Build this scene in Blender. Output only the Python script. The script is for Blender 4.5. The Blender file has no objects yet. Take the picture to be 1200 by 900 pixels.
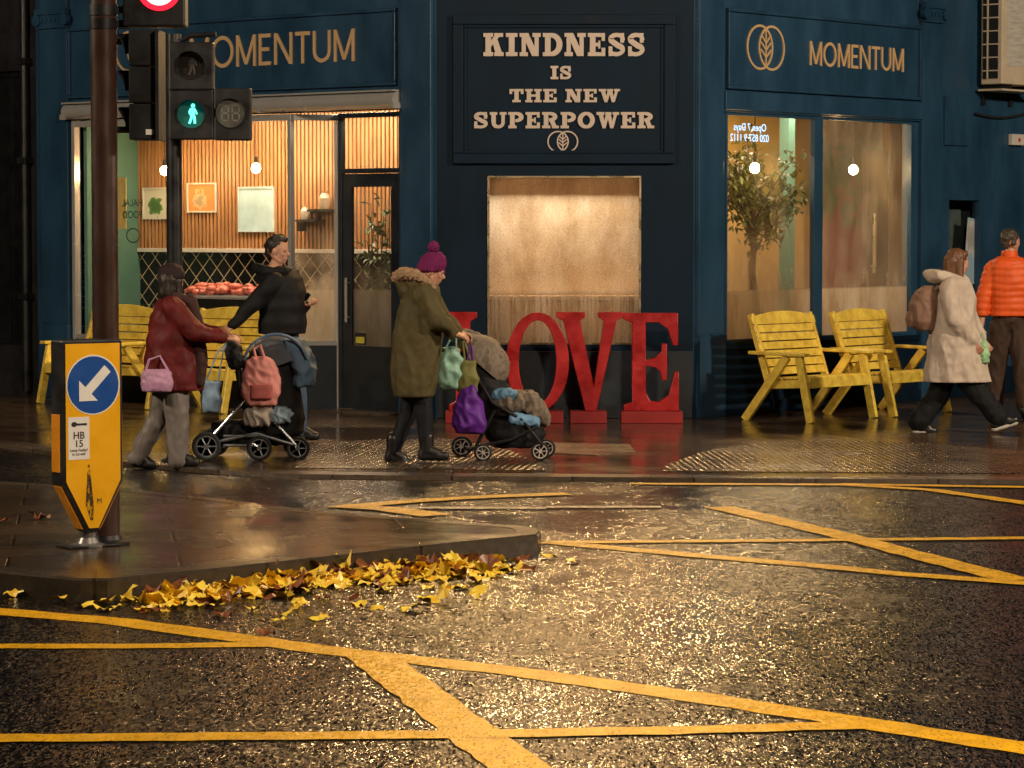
import bpy, bmesh, math, random
from mathutils import Vector, Matrix, noise as mnoise

random.seed(7)
PI = math.pi
rad = math.radians
sc = bpy.context.scene
COL = sc.collection

# ------------------------------------------------------------------ camera, world, exposure
F = 3500.0                      # focal length in photo pixels (photo is 1200 wide)
CAMZ = 1.85
PITCH = rad(2.977)
cam_d = bpy.data.cameras.new('camera')
cam_d.sensor_width = 36.0
cam_d.lens = 36.0 * F / 1200.0
cam_d.clip_start = 0.1
cam_d.clip_end = 2000
cam = bpy.data.objects.new('camera', cam_d)
COL.objects.link(cam)
cam.location = (0, 0, CAMZ)
cam.rotation_euler = (PI / 2 - PITCH, 0, 0)
sc.camera = cam

w = bpy.data.worlds.new('World')
sc.world = w
w.use_nodes = True
wn = w.node_tree
bg = wn.nodes['Background']
sky = wn.nodes.new('ShaderNodeTexSky')
sky.sky_type = 'NISHITA'
sky.sun_disc = False
sky.sun_elevation = rad(-3.0)
sky.sun_rotation = rad(200)
wn.links.new(sky.outputs[0], bg.inputs[0])
bg.inputs[1].default_value = 0.10

sun_d = bpy.data.lights.new('sun', 'SUN')
sun_d.energy = 0.012            # night: hardly any of it left
sun_d.angle = rad(0.5)
sun_d.color = (1, .86, .7)
sun = bpy.data.objects.new('sun', sun_d)
COL.objects.link(sun)
sun.rotation_euler = (rad(55), 0, rad(20))

vs = sc.view_settings
vs.view_transform = 'Standard'
vs.look = 'None'
vs.exposure = 0.0
vs.gamma = 1.0
vs.use_curve_mapping = False
sc.cycles.use_denoising = True
sc.cycles.max_bounces = 8
sc.cycles.transparent_max_bounces = 16
sc.cycles.sample_clamp_indirect = 6.0
sc.cycles.caustics_reflective = False
sc.cycles.caustics_refractive = False

# light strengths (W)
L_KEY_RIGHT = 6600
L_KEY_LEFT = 4200
L_FRONT = 3600
L_WALL = 600

# ------------------------------------------------------------------ pixels of the photo to places
UP = Vector((0, math.sin(PITCH), math.cos(PITCH)))
FW = Vector((0, math.cos(PITCH), -math.sin(PITCH)))
EYE = Vector((0, 0, CAMZ))

def ray(px, py):
    return Vector((1, 0, 0)) * (px - 600) + UP * (450 - py) + FW * F

def ground(px, py, z=0.0):
    d = ray(px, py)
    t = (z - CAMZ) / d.z
    return EYE + d * t

def atY(px, py, Y):
    d = ray(px, py)
    return EYE + d * (Y / d.y)

class Frame:
    """upright frame: x to the right in the picture, y inward, z up"""
    def __init__(s, o, ang):
        s.o = Vector(o)
        s.R = Matrix.Rotation(ang, 4, 'Z')
        s.M = Matrix.Translation(s.o) @ s.R
        s.Mi = s.M.inverted()
    def px(s, px, py, off=0.0):
        o = s.Mi @ EYE
        d = (s.Mi.to_3x3() @ ray(px, py))
        t = (off - o.y) / d.y
        p = o + d * t
        return p.x, p.z
    def x(s, px, off=0.0, py=300):
        return s.px(px, py, off)[0]

D0 = ground(600, 490).y
PLc = Vector((atY(512, 400, D0).x, D0, 0))
PRc = Vector((atY(812, 400, D0).x, D0, 0))
FC = Frame(PLc, 0)
FR = Frame(PRc, rad(50))
FL = Frame(PLc, rad(-40))
WC = (PRc - PLc).x

# ------------------------------------------------------------------ materials
MATS = {}

def nt(name):
    m = bpy.data.materials.new(name)
    m.use_nodes = True
    t = m.node_tree
    return m, t, t.nodes['Principled BSDF'], t.nodes, t.links

def coords(n, l, scale=(1, 1, 1), kind='Object'):
    tc = n.new('ShaderNodeTexCoord')
    mp = n.new('ShaderNodeMapping')
    mp.inputs['Scale'].default_value = scale
    l.new(tc.outputs[kind], mp.inputs[0])
    return mp.outputs[0]

def wcoords(n, l, scale=(1, 1, 1)):
    g = n.new('ShaderNodeNewGeometry')
    mp = n.new('ShaderNodeMapping')
    mp.inputs['Scale'].default_value = scale
    l.new(g.outputs['Position'], mp.inputs[0])
    return mp.outputs[0]

def noise_t(n, l, vec, scale, detail=4, rough=.55):
    t = n.new('ShaderNodeTexNoise')
    t.inputs['Scale'].default_value = scale
    t.inputs['Detail'].default_value = detail
    t.inputs['Roughness'].default_value = rough
    l.new(vec, t.inputs['Vector'])
    return t.outputs['Fac']

def ramp(n, l, fac, stops):
    r = n.new('ShaderNodeValToRGB')
    e = r.color_ramp.elements
    while len(e) < len(stops):
        e.new(.5)
    for k, (p, c) in enumerate(stops):
        e[k].position = p
        e[k].color = (*c, 1) if len(c) == 3 else c
    l.new(fac, r.inputs[0])
    return r.outputs[0]

def maprange(n, l, v, a, b, c, d):
    r = n.new('ShaderNodeMapRange')
    for k, x in zip(range(1, 5), (a, b, c, d)):
        r.inputs[k].default_value = x
    l.new(v, r.inputs[0])
    return r.outputs[0]

def math_n(n, l, op, a, b):
    r = n.new('ShaderNodeMath')
    r.operation = op
    for k, x in enumerate((a, b)):
        if isinstance(x, (int, float)):
            r.inputs[k].default_value = x
        else:
            l.new(x, r.inputs[k])
    return r.outputs[0]

def mat(name, col, rough=.5, metal=0.0, var=.2, vs=6.0, bump=0.0, bs=60.0, coat=0.0, rvar=.12, spec=.5, sheen=0.0, stretch=(1, 1, 1)):
    if name in MATS:
        return MATS[name]
    m, t, b, n, l = nt(name)
    v = coords(n, l, stretch)
    f = noise_t(n, l, v, vs, 5, .6)
    c1 = tuple(x * (1 - var) for x in col)
    c2 = tuple(min(1, x * (1 + var)) for x in col)
    l.new(ramp(n, l, f, [(.3, c1), (.7, c2)]), b.inputs['Base Color'])
    l.new(maprange(n, l, f, .3, .7, max(.03, rough - rvar), min(1, rough + rvar)), b.inputs['Roughness'])
    b.inputs['Metallic'].default_value = metal
    b.inputs['Specular IOR Level'].default_value = spec
    b.inputs['Coat Weight'].default_value = coat
    b.inputs['Coat Roughness'].default_value = .12
    if sheen:
        b.inputs['Sheen Weight'].default_value = sheen
    if bump:
        bn = n.new('ShaderNodeBump')
        bn.inputs['Strength'].default_value = bump
        bn.inputs['Distance'].default_value = .01
        l.new(noise_t(n, l, v, bs, 3), bn.inputs['Height'])
        l.new(bn.outputs[0], b.inputs['Normal'])
    MATS[name] = m
    return m

def glow(name, col, strength):
    if name in MATS:
        return MATS[name]
    m, t, b, n, l = nt(name)
    b.inputs['Base Color'].default_value = (*[min(1, c) * .5 for c in col], 1)
    b.inputs['Emission Color'].default_value = (*col, 1)
    b.inputs['Emission Strength'].default_value = strength
    MATS[name] = m
    return m

def glass_mat(name, steam=None, tint=(1, 1, 1)):
    """thin pane: clear glass with fresnel reflection; steam = function(n, l) giving a 0..1 fog amount"""
    m, t, b, n, l = nt(name)
    n.remove(b)
    out = [x for x in n if x.type == 'OUTPUT_MATERIAL'][0]
    tr = n.new('ShaderNodeBsdfTransparent')
    tr.inputs[0].default_value = (*tint, 1)
    gl = n.new('ShaderNodeBsdfGlossy')
    gl.inputs['Roughness'].default_value = .03
    lw = n.new('ShaderNodeLayerWeight')
    lw.inputs[0].default_value = .5
    fr = n.new('ShaderNodeMath'); fr.operation = 'MULTIPLY_ADD'
    l.new(math_n(n, l, 'POWER', lw.outputs['Facing'], 5.0), fr.inputs[0])
    fr.inputs[1].default_value = .92
    fr.inputs[2].default_value = .08
    mx = n.new('ShaderNodeMixShader')
    l.new(fr.outputs[0], mx.inputs[0])
    l.new(tr.outputs[0], mx.inputs[1])
    l.new(gl.outputs[0], mx.inputs[2])
    last = mx.outputs[0]
    if steam:
        fac = steam(n, l)
        tl = n.new('ShaderNodeBsdfTranslucent')
        l.new(ramp(n, l, noise_t(n, l, wcoords(n, l, (2.2, 2.2, .8)), 1.6, 5, .65), [(.34, (.56, .45, .32)), (.66, (.88, .82, .72))]), tl.inputs[0])
        df = n.new('ShaderNodeBsdfDiffuse')
        df.inputs[0].default_value = (.1, .1, .1, 1)
        ad = n.new('ShaderNodeMixShader')
        ad.inputs[0].default_value = .12
        l.new(tl.outputs[0], ad.inputs[1])
        l.new(df.outputs[0], ad.inputs[2])
        m2 = n.new('ShaderNodeMixShader')
        l.new(fac, m2.inputs[0])
        l.new(last, m2.inputs[1])
        l.new(ad.outputs[0], m2.inputs[2])
        last = m2.outputs[0]
    l.new(last, out.inputs[0])
    MATS[name] = m
    return m

# --- wet road
def stones(n, l, amp):
    """coarse surface dressing: every stone chip has its own tilt. amp = socket or number"""
    vor = n.new('ShaderNodeTexVoronoi')
    vor.inputs['Scale'].default_value = 150
    l.new(wcoords(n, l, (1, .26, 1)), vor.inputs['Vector'])
    v2 = n.new('ShaderNodeTexVoronoi')
    v2.inputs['Scale'].default_value = 62
    l.new(wcoords(n, l, (1, .3, 1)), v2.inputs['Vector'])
    def cen(o, k):
        s = n.new('ShaderNodeVectorMath'); s.operation = 'SUBTRACT'; s.inputs[1].default_value = (.5, .5, .5)
        l.new(o, s.inputs[0])
        m = n.new('ShaderNodeVectorMath'); m.operation = 'SCALE'; m.inputs['Scale'].default_value = k
        l.new(s.outputs[0], m.inputs[0])
        return m.outputs[0]
    ad = n.new('ShaderNodeVectorMath'); ad.operation = 'ADD'
    l.new(cen(vor.outputs['Color'], 1.0), ad.inputs[0]); l.new(cen(v2.outputs['Color'], .45), ad.inputs[1])
    sc_ = n.new('ShaderNodeVectorMath'); sc_.operation = 'SCALE'
    l.new(ad.outputs[0], sc_.inputs[0])
    if isinstance(amp, (int, float)): sc_.inputs['Scale'].default_value = amp
    else: l.new(amp, sc_.inputs['Scale'])
    fl = n.new('ShaderNodeVectorMath'); fl.operation = 'MULTIPLY'; fl.inputs[1].default_value = (1, 1, 0)
    l.new(sc_.outputs[0], fl.inputs[0])
    up = n.new('ShaderNodeVectorMath'); up.operation = 'ADD'; up.inputs[1].default_value = (0, 0, 1)
    l.new(fl.outputs[0], up.inputs[0])
    nm = n.new('ShaderNodeVectorMath'); nm.operation = 'NORMALIZE'
    l.new(up.outputs[0], nm.inputs[0])
    return vor, nm.outputs[0]

def make_asphalt():
    m, t, b, n, l = nt('wet_asphalt')
    v = wcoords(n, l)
    big = noise_t(n, l, wcoords(n, l, (1, .45, 1)), .9, 6, .65)
    mid = noise_t(n, l, v, 3, 4, .6)
    wet = maprange(n, l, math_n(n, l, 'ADD', math_n(n, l, 'MULTIPLY', big, .7), math_n(n, l, 'MULTIPLY', mid, .3)), .44, .58, 0, 1)
    vor, nrm = stones(n, l, maprange(n, l, wet, 0, 1, .52, .17))
    stone = ramp(n, l, vor.outputs['Color'], [(.25, (.003, .0026, .0022)), (.68, (.010, .008, .007)), (.97, (.11, .085, .06))])
    l.new(stone, b.inputs['Base Color'])
    l.new(maprange(n, l, wet, 0, 1, .28, .17), b.inputs['Roughness'])
    b.inputs['IOR'].default_value = 1.40
    l.new(nrm, b.inputs['Normal'])
    return m

def make_paint(name, col, hole):
    m, t, b, n, l = nt(name)
    out = [x for x in n if x.type == 'OUTPUT_MATERIAL'][0]
    v = wcoords(n, l)
    vor, nrm = stones(n, l, .26)
    f = noise_t(n, l, v, 9, 6, .7)
    spk = ramp(n, l, vor.outputs['Color'], [(.10, (.5, .47, .45)), (.30, (1, 1, 1))])
    mulc = n.new('ShaderNodeMix'); mulc.data_type = 'RGBA'; mulc.blend_type = 'MULTIPLY'; mulc.inputs['Factor'].default_value = 1
    l.new(spk, mulc.inputs['B'])
    l.new(ramp(n, l, f, [(.3, tuple(c * .62 for c in col)), (.65, col)]), mulc.inputs['A'])
    l.new(mulc.outputs['Result'], b.inputs['Base Color'])
    b.inputs['Roughness'].default_value = .4
    b.inputs['Specular IOR Level'].default_value = .28
    l.new(nrm, b.inputs['Normal'])
    f2 = noise_t(n, l, v, 42, 5, .75)
    keep = maprange(n, l, math_n(n, l, 'ADD', math_n(n, l, 'MULTIPLY', f2, .7), math_n(n, l, 'MULTIPLY', f, .3)), hole - .05, hole + .05, 0, 1)
    tr = n.new('ShaderNodeBsdfTransparent')
    mx = n.new('ShaderNodeMixShader')
    l.new(keep, mx.inputs[0])
    l.new(tr.outputs[0], mx.inputs[1])
    l.new(b.outputs[0], mx.inputs[2])
    l.new(mx.outputs[0], out.inputs[0])
    return m

def make_paving(name, slab_w, slab_h, col, rot, rough=.16, offset=.5):
    m, t, b, n, l = nt(name)
    g = n.new('ShaderNodeNewGeometry')
    mp = n.new('ShaderNodeMapping')
    mp.inputs['Rotation'].default_value = (0, 0, rot)
    l.new(g.outputs['Position'], mp.inputs[0])
    v = mp.outputs[0]
    br = n.new('ShaderNodeTexBrick')
    br.offset = offset
    br.inputs['Scale'].default_value = 1
    br.inputs['Brick Width'].default_value = slab_w
    br.inputs['Row Height'].default_value = slab_h
    br.inputs['Mortar Size'].default_value = .012
    br.inputs['Mortar Smooth'].default_value = .3
    br.inputs['Color1'].default_value = (*[c * .75 for c in col], 1)
    br.inputs['Color2'].default_value = (*[c * 1.2 for c in col], 1)
    br.inputs['Mortar'].default_value = (*[c * .35 for c in col], 1)
    l.new(v, br.inputs['Vector'])
    big = noise_t(n, l, v, .9, 5, .6)
    mid = noise_t(n, l, v, 14, 5, .65)
    mx = n.new('ShaderNodeMix')
    mx.data_type = 'RGBA'
    mx.blend_type = 'MULTIPLY'
    mx.inputs['Factor'].default_value = 1
    l.new(br.outputs['Color'], mx.inputs['A'])
    l.new(ramp(n, l, mid, [(.3, (.55, .52, .5)), (.7, (1, 1, 1))]), mx.inputs['B'])
    l.new(mx.outputs['Result'], b.inputs['Base Color'])
    l.new(maprange(n, l, big, .35, .65, rough - .07, rough + .16), b.inputs['Roughness'])
    bn = n.new('ShaderNodeBump')
    bn.inputs['Distance'].default_value = .006
    bn.inputs['Strength'].default_value = .35
    hh = math_n(n, l, 'SUBTRACT', math_n(n, l, 'MULTIPLY', mid, .8), math_n(n, l, 'MULTIPLY', br.outputs['Fac'], 1.0))
    l.new(hh, bn.inputs['Height'])
    b2 = n.new('ShaderNodeBump')
    b2.inputs['Distance'].default_value = .02
    b2.inputs['Strength'].default_value = .12
    l.new(noise_t(n, l, v, 3, 3), b2.inputs['Height'])
    l.new(bn.outputs[0], b2.inputs['Normal'])
    l.new(b2.outputs[0], b.inputs['Normal'])
    return m

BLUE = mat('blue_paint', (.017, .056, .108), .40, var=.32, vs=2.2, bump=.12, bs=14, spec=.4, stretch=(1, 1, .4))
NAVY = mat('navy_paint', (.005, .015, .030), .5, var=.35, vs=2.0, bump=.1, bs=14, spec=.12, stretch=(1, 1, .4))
DARKBASE = mat('plinth_paint', (.008, .014, .022), .5, var=.3, vs=4, bump=.2, bs=20)
LETTER_CREAM = mat('cream_lettering', (.58, .48, .40), .5, var=.06)
LETTER_GOLD = mat('gold_lettering', (.60, .40, .20), .45, var=.07)
BLACK = mat('black_plastic', (.012, .012, .013), .42, var=.3, bump=.05)
RUBBER = mat('rubber', (.01, .01, .01), .7)
STEEL = mat('steel', (.6, .59, .57), .24, .5, var=.04, vs=5, rvar=.04)
DARKMETAL = mat('dark_metal', (.03, .03, .032), .4, .6, var=.3)
BROWNPOLE = mat('brown_pole_paint', (.045, .022, .016), .33, var=.25, vs=9, bump=.06, stretch=(1, 1, .3))
YELLOW = mat('yellow_bench_paint', (.88, .58, .085), .36, var=.3, vs=11, bump=.2, bs=50, coat=.2)
RED = mat('red_letter_paint', (.40, .012, .014), .33, var=.38, vs=4, bump=.25, bs=18)
REDPLINTH = mat('red_plinth_paint', (.28, .012, .012), .45, var=.25, vs=6, bump=.1)
SKIN = mat('skin', (.52, .27, .18), .5, var=.1, vs=30)
OAK = mat('oak_slats', (.42, .21, .09), .45, var=.25, vs=4, stretch=(6, 6, .6))
OAKDARK = mat('slat_backing', (.03, .014, .008), .7)
PLASTER = mat('warm_plaster', (.55, .42, .28), .7, var=.1)
WHITE = mat('white_plastic', (.6, .56, .5), .45, var=.08)

# ------------------------------------------------------------------ mesh building
class MB:
    def __init__(s):
        s.v = []
        s.f = []
    def add(s, vs, fs, M=None):
        k = len(s.v)
        for p in vs:
            p = Vector(p)
            s.v.append(M @ p if M is not None else p)
        s.f += [tuple(i + k for i in f) for f in fs]
        return s
    def box(s, x0, x1, y0, y1, z0, z1, M=None):
        vs = [(x, y, z) for z in (z0, z1) for y in (y0, y1) for x in (x0, x1)]
        fs = [(0, 2, 3, 1), (4, 5, 7, 6), (0, 1, 5, 4), (2, 6, 7, 3), (0, 4, 6, 2), (1, 3, 7, 5)]
        return s.add(vs, fs, M)
    def prism(s, poly, y0, y1, M=None):
        """poly in x,z ; from y0 (front) to y1"""
        a = sum(poly[i][0] * poly[(i + 1) % len(poly)][1] - poly[(i + 1) % len(poly)][0] * poly[i][1] for i in range(len(poly)))
        if a < 0:
            poly = poly[::-1]
        k = len(poly)
        vs = [(x, y0, z) for x, z in poly] + [(x, y1, z) for x, z in poly]
        fs = [tuple(range(k)), tuple(range(2 * k - 1, k - 1, -1))]
        fs += [((i + 1) % k, i, i + k, (i + 1) % k + k) for i in range(k)]
        return s.add(vs, fs, M)
    def ribbon(s, pts, wd, y0, y1, closed=False, M=None):
        """flat stroke in x,z with width wd (number or list)"""
        k = len(pts)
        L, R = [], []
        for i in range(k):
            a = Vector(pts[(i - 1) % k]) if (closed or i > 0) else Vector(pts[i])
            c = Vector(pts[(i + 1) % k]) if (closed or i < k - 1) else Vector(pts[i])
            d = (c - a)
            d = d.normalized() if d.length > 1e-9 else Vector((1, 0))
            nrm = Vector((-d.y, d.x))
            h = (wd[i] if isinstance(wd, (list, tuple)) else wd) / 2
            p = Vector(pts[i])
            L.append(p + nrm * h)
            R.append(p - nrm * h)
        vs = []
        for i in range(k):
            vs += [(L[i].x, y0, L[i].y), (R[i].x, y0, R[i].y), (R[i].x, y1, R[i].y), (L[i].x, y1, L[i].y)]
        fs = []
        for i in range(k if closed else k - 1):
            a, b = 4 * i, 4 * ((i + 1) % k)
            for q in range(4):
                r = (q + 1) % 4
                fs.append((a + q, b + q, b + r, a + r))
        if not closed:
            fs += [(0, 1, 2, 3), (4 * k - 1, 4 * k - 2, 4 * k - 3, 4 * k - 4)]
        return s.add(vs, fs, M)
    def tube(s, pts, r, n=10, closed=False, M=None):
        pts = [Vector(p) for p in pts]
        k = len(pts)
        rs = r if isinstance(r, (list, tuple)) else [r] * k
        vs, fs = [], []
        prev = None
        for i in range(k):
            a = pts[(i - 1) % k] if (closed or i > 0) else pts[i]
            c = pts[(i + 1) % k] if (closed or i < k - 1) else pts[i]
            d = (c - a).normalized()
            if prev is None:
                u = d.orthogonal().normalized()
            else:
                u = (prev - d * prev.dot(d))
                u = u.normalized() if u.length > 1e-6 else d.orthogonal().normalized()
            prev = u
            w_ = d.cross(u)
            for q in range(n):
                t = 2 * PI * q / n
                vs.append(pts[i] + (u * math.cos(t) + w_ * math.sin(t)) * rs[i])
        for i in range(k if closed else k - 1):
            a, b = n * i, n * ((i + 1) % k)
            for q in range(n):
                r2 = (q + 1) % n
                fs.append((a + q, a + r2, b + r2, b + q))
        if not closed:
            fs.append(tuple(range(n - 1, -1, -1)))
            fs.append(tuple(range(n * (k - 1), n * k)))
        return s.add(vs, fs, M)
    def cap(s, p0, r0, p1, r1, n=12, M=None):
        """capsule with two radii"""
        p0, p1 = Vector(p0), Vector(p1)
        d = p1 - p0
        L = d.length
        d = d / L if L > 1e-6 else Vector((0, 0, 1))
        u = d.orthogonal().normalized()
        w_ = d.cross(u)
        prof = [(-r0 * math.cos(a), r0 * math.sin(a)) for a in [PI / 2 * q / 4 for q in range(5)]]
        prof += [(L + r1 * math.sin(a), r1 * math.cos(a)) for a in [PI / 2 * q / 4 for q in range(5)]]
        prof[0] = (-r0, r0 * .02)
        prof[-1] = (L + r1, r1 * .02)
        vs, fs = [], []
        for h, r in prof:
            for q in range(n):
                t = 2 * PI * q / n
                vs.append(p0 + d * h + (u * math.cos(t) + w_ * math.sin(t)) * max(r, 1e-4))
        k = len(prof)
        for i in range(k - 1):
            for q in range(n):
                r2 = (q + 1) % n
                fs.append((n * i + q, n * i + r2, n * (i + 1) + r2, n * (i + 1) + q))
        fs.append(tuple(range(n - 1, -1, -1)))
        fs.append(tuple(range(n * (k - 1), n * k)))
        return s.add(vs, fs, M)
    def chain(s, pts, rs, n=12):
        for i in range(len(pts) - 1):
            s.cap(pts[i], rs[i], pts[i + 1], rs[i + 1], n)
        return s
    def ell(s, c, r, M=None, nu=16, nv=10):
        c = Vector(c)
        vs, fs = [], []
        for i in range(nv + 1):
            ph = PI * i / nv
            for q in range(nu):
                t = 2 * PI * q / nu
                rr = max(math.sin(ph), .004)
                vs.append(c + (M.to_3x3() if M else Matrix.Identity(3)) @ Vector((r[0] * rr * math.cos(t), r[1] * rr * math.sin(t), -r[2] * math.cos(ph))))
        for i in range(nv):
            for q in range(nu):
                r2 = (q + 1) % nu
                fs.append((nu * i + q, nu * i + r2, nu * (i + 1) + r2, nu * (i + 1) + q))
        fs.append(tuple(range(nu - 1, -1, -1)))
        fs.append(tuple(range(nu * nv, nu * nv + nu)))
        return s.add(vs, fs)
    def loft(s, rings, n=24, p=2.3):
        """rings: (centre, rx, ry); upright superellipse sections"""
        vs, fs = [], []
        for c, rx, ry in rings:
            c = Vector(c)
            for q in range(n):
                t = 2 * PI * q / n
                ct, st = math.cos(t), math.sin(t)
                vs.append(c + Vector((rx * math.copysign(abs(ct) ** (2 / p), ct), ry * math.copysign(abs(st) ** (2 / p), st), 0)))
        k = len(rings)
        for i in range(k - 1):
            for q in range(n):
                r2 = (q + 1) % n
                fs.append((n * i + q, n * i + r2, n * (i + 1) + r2, n * (i + 1) + q))
        fs.append(tuple(range(n - 1, -1, -1)))
        fs.append(tuple(range(n * (k - 1), n * k)))
        return s.add(vs, fs)
    def lathe(s, prof, n=20, M=None):
        """prof (r, z) about z"""
        vs, fs = [], []
        for r, z in prof:
            for q in range(n):
                t = 2 * PI * q / n
                vs.append((max(r, 1e-4) * math.cos(t), max(r, 1e-4) * math.sin(t), z))
        k = len(prof)
        for i in range(k - 1):
            for q in range(n):
                r2 = (q + 1) % n
                fs.append((n * i + q, n * i + r2, n * (i + 1) + r2, n * (i + 1) + q))
        fs.append(tuple(range(n - 1, -1, -1)))
        fs.append(tuple(range(n * (k - 1), n * k)))
        return s.add(vs, fs, M)
    def mesh(s, name, off=None, smooth=None):
        me = bpy.data.meshes.new(name)
        o = Vector(off) if off is not None else Vector((0, 0, 0))
        me.from_pydata([tuple(p - o) for p in s.v], [], s.f)
        me.validate()
        me.update()
        bm = bmesh.new()
        bm.from_mesh(me)
        bmesh.ops.recalc_face_normals(bm, faces=bm.faces)
        bm.to_mesh(me)
        bm.free()
        if smooth is not None:
            for p in me.polygons:
                p.use_smooth = True
            me.set_sharp_from_angle(angle=rad(smooth))
        return me
    def build(s, name, m, parent=None, M=None, off=None, smooth=30, bevel=0):
        """link as one object. M local matrix"""
        me = s.mesh(name, off, smooth)
        me.materials.append(m)
        o = bpy.data.objects.new(name, me)
        COL.objects.link(o)
        if parent is not None:
            o.parent = parent
        if M is not None:
            o.matrix_local = M
        if bevel:
            bv = o.modifiers.new('bevel', 'BEVEL')
            bv.width = bevel
            bv.segments = 2
            bv.limit_method = 'ANGLE'
        return o

def tag(o, label=None, cat=None, group=None, kind=None):
    if label: o['label'] = label
    if cat: o['category'] = cat
    if group: o['group'] = group
    if kind: o['kind'] = kind
    return o

def thing(name, label, cat, M=None, group=None):
    o = bpy.data.objects.new(name, None)
    o.empty_display_size = .1
    COL.objects.link(o)
    if M is not None:
        o.matrix_world = M if isinstance(M, Matrix) else Matrix.Translation(Vector(M))
    return tag(o, label, cat, group)

def blob(name, mb, m, parent, off, voxel=.012, smooth=4, fn=None, flat=None, flat_top=None):
    """voxel union of the capsules: one continuous surface; fn(co,no) -> displacement"""
    tmp_me = mb.mesh(name, off)
    o = bpy.data.objects.new(name, tmp_me)
    COL.objects.link(o)
    r = o.modifiers.new('r', 'REMESH')
    r.mode = 'VOXEL'
    r.voxel_size = voxel
    if smooth:
        sm = o.modifiers.new('s', 'SMOOTH')
        sm.iterations = smooth
        sm.factor = .5
    dg = bpy.context.evaluated_depsgraph_get()
    me = bpy.data.meshes.new_from_object(o.evaluated_get(dg))
    o.modifiers.clear()
    o.data = me
    bpy.data.meshes.remove(tmp_me)
    me.name = name
    if fn:
        nos = [v.normal.copy() for v in me.vertices]
        for v, no in zip(me.vertices, nos):
            v.co = v.co + no * fn(v.co, no)
    if flat is not None:
        z0 = flat - (off[2] if off is not None else 0)
        for v in me.vertices:
            if v.co.z < z0: v.co.z = z0
    for p in me.polygons:
        p.use_smooth = True
    me.materials.clear()
    me.materials.append(m)
    me.update()
    if parent is not None: o.parent = parent
    return o

def folds(amp, sx=9, sz=4, seed=0):
    def fn(co, no):
        a = mnoise.noise(Vector((co.x * sx + seed, co.y * sx, co.z * sz + .35 * co.x * sx)))
        c = mnoise.noise(Vector((co.x * 17 + seed, co.y * 17, co.z * 11)))
        return amp * (.75 - 2.2 * abs(a)) + amp * .5 * (.5 - 1.6 * abs(c))
    return fn

def wall_cells(mb, xs, zs, solid, y0, y1):
    """grid wall with openings: solid(xm, zm)"""
    nx, nz = len(xs) - 1, len(zs) - 1
    S = [[solid((xs[i] + xs[i + 1]) / 2, (zs[j] + zs[j + 1]) / 2) for j in range(nz)] for i in range(nx)]
    for i in range(nx):
        for j in range(nz):
            if not S[i][j]: continue
            x0, x1, z0, z1 = xs[i], xs[i + 1], zs[j], zs[j + 1]
            mb.add([(x0, y0, z0), (x1, y0, z0), (x1, y0, z1), (x0, y0, z1)], [(0, 1, 2, 3)])
            mb.add([(x0, y1, z0), (x1, y1, z0), (x1, y1, z1), (x0, y1, z1)], [(3, 2, 1, 0)])
            for di, dj, q in ((-1, 0, [(x0, z0), (x0, z1)]), (1, 0, [(x1, z0), (x1, z1)]), (0, -1, [(x0, z0), (x1, z0)]), (0, 1, [(x0, z1), (x1, z1)])):
                a, b = i + di, j + dj
                if 0 <= a < nx and 0 <= b < nz and S[a][b]: continue
                (ax, az), (bx, bz) = q
                mb.add([(ax, y0, az), (bx, y0, bz), (bx, y1, bz), (ax, y1, az)], [(0, 1, 2, 3)])

def wall_open(mb, x0, x1, z0, z1, opens, y0, y1):
    xs = sorted(set([x0, x1] + [v for o in opens for v in o[:2]]))
    zs = sorted(set([z0, z1] + [v for o in opens for v in o[2:]]))
    def solid(x, z):
        return not any(o[0] < x < o[1] and o[2] < z < o[3] for o in opens)
    wall_cells(mb, xs, zs, solid, y0, y1)

def frame_rect(mb, x0, x1, z0, z1, t, y0, y1):
    """mitre-free picture frame of four butted bars"""
    mb.box(x0, x1, y0, y1, z1 - t, z1)
    mb.box(x0, x1, y0, y1, z0, z0 + t)
    mb.box(x0, x0 + t, y0, y1, z0 + t, z1 - t)
    mb.box(x1 - t, x1, y0, y1, z0 + t, z1 - t)

# ------------------------------------------------------------------ lettering
def arc(cx, cz, rx, rz, a0, a1, n=14):
    return [(cx + rx * math.cos(rad(a0 + (a1 - a0) * i / n)), cz + rz * math.sin(rad(a0 + (a1 - a0) * i / n))) for i in range(n + 1)]

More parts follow.
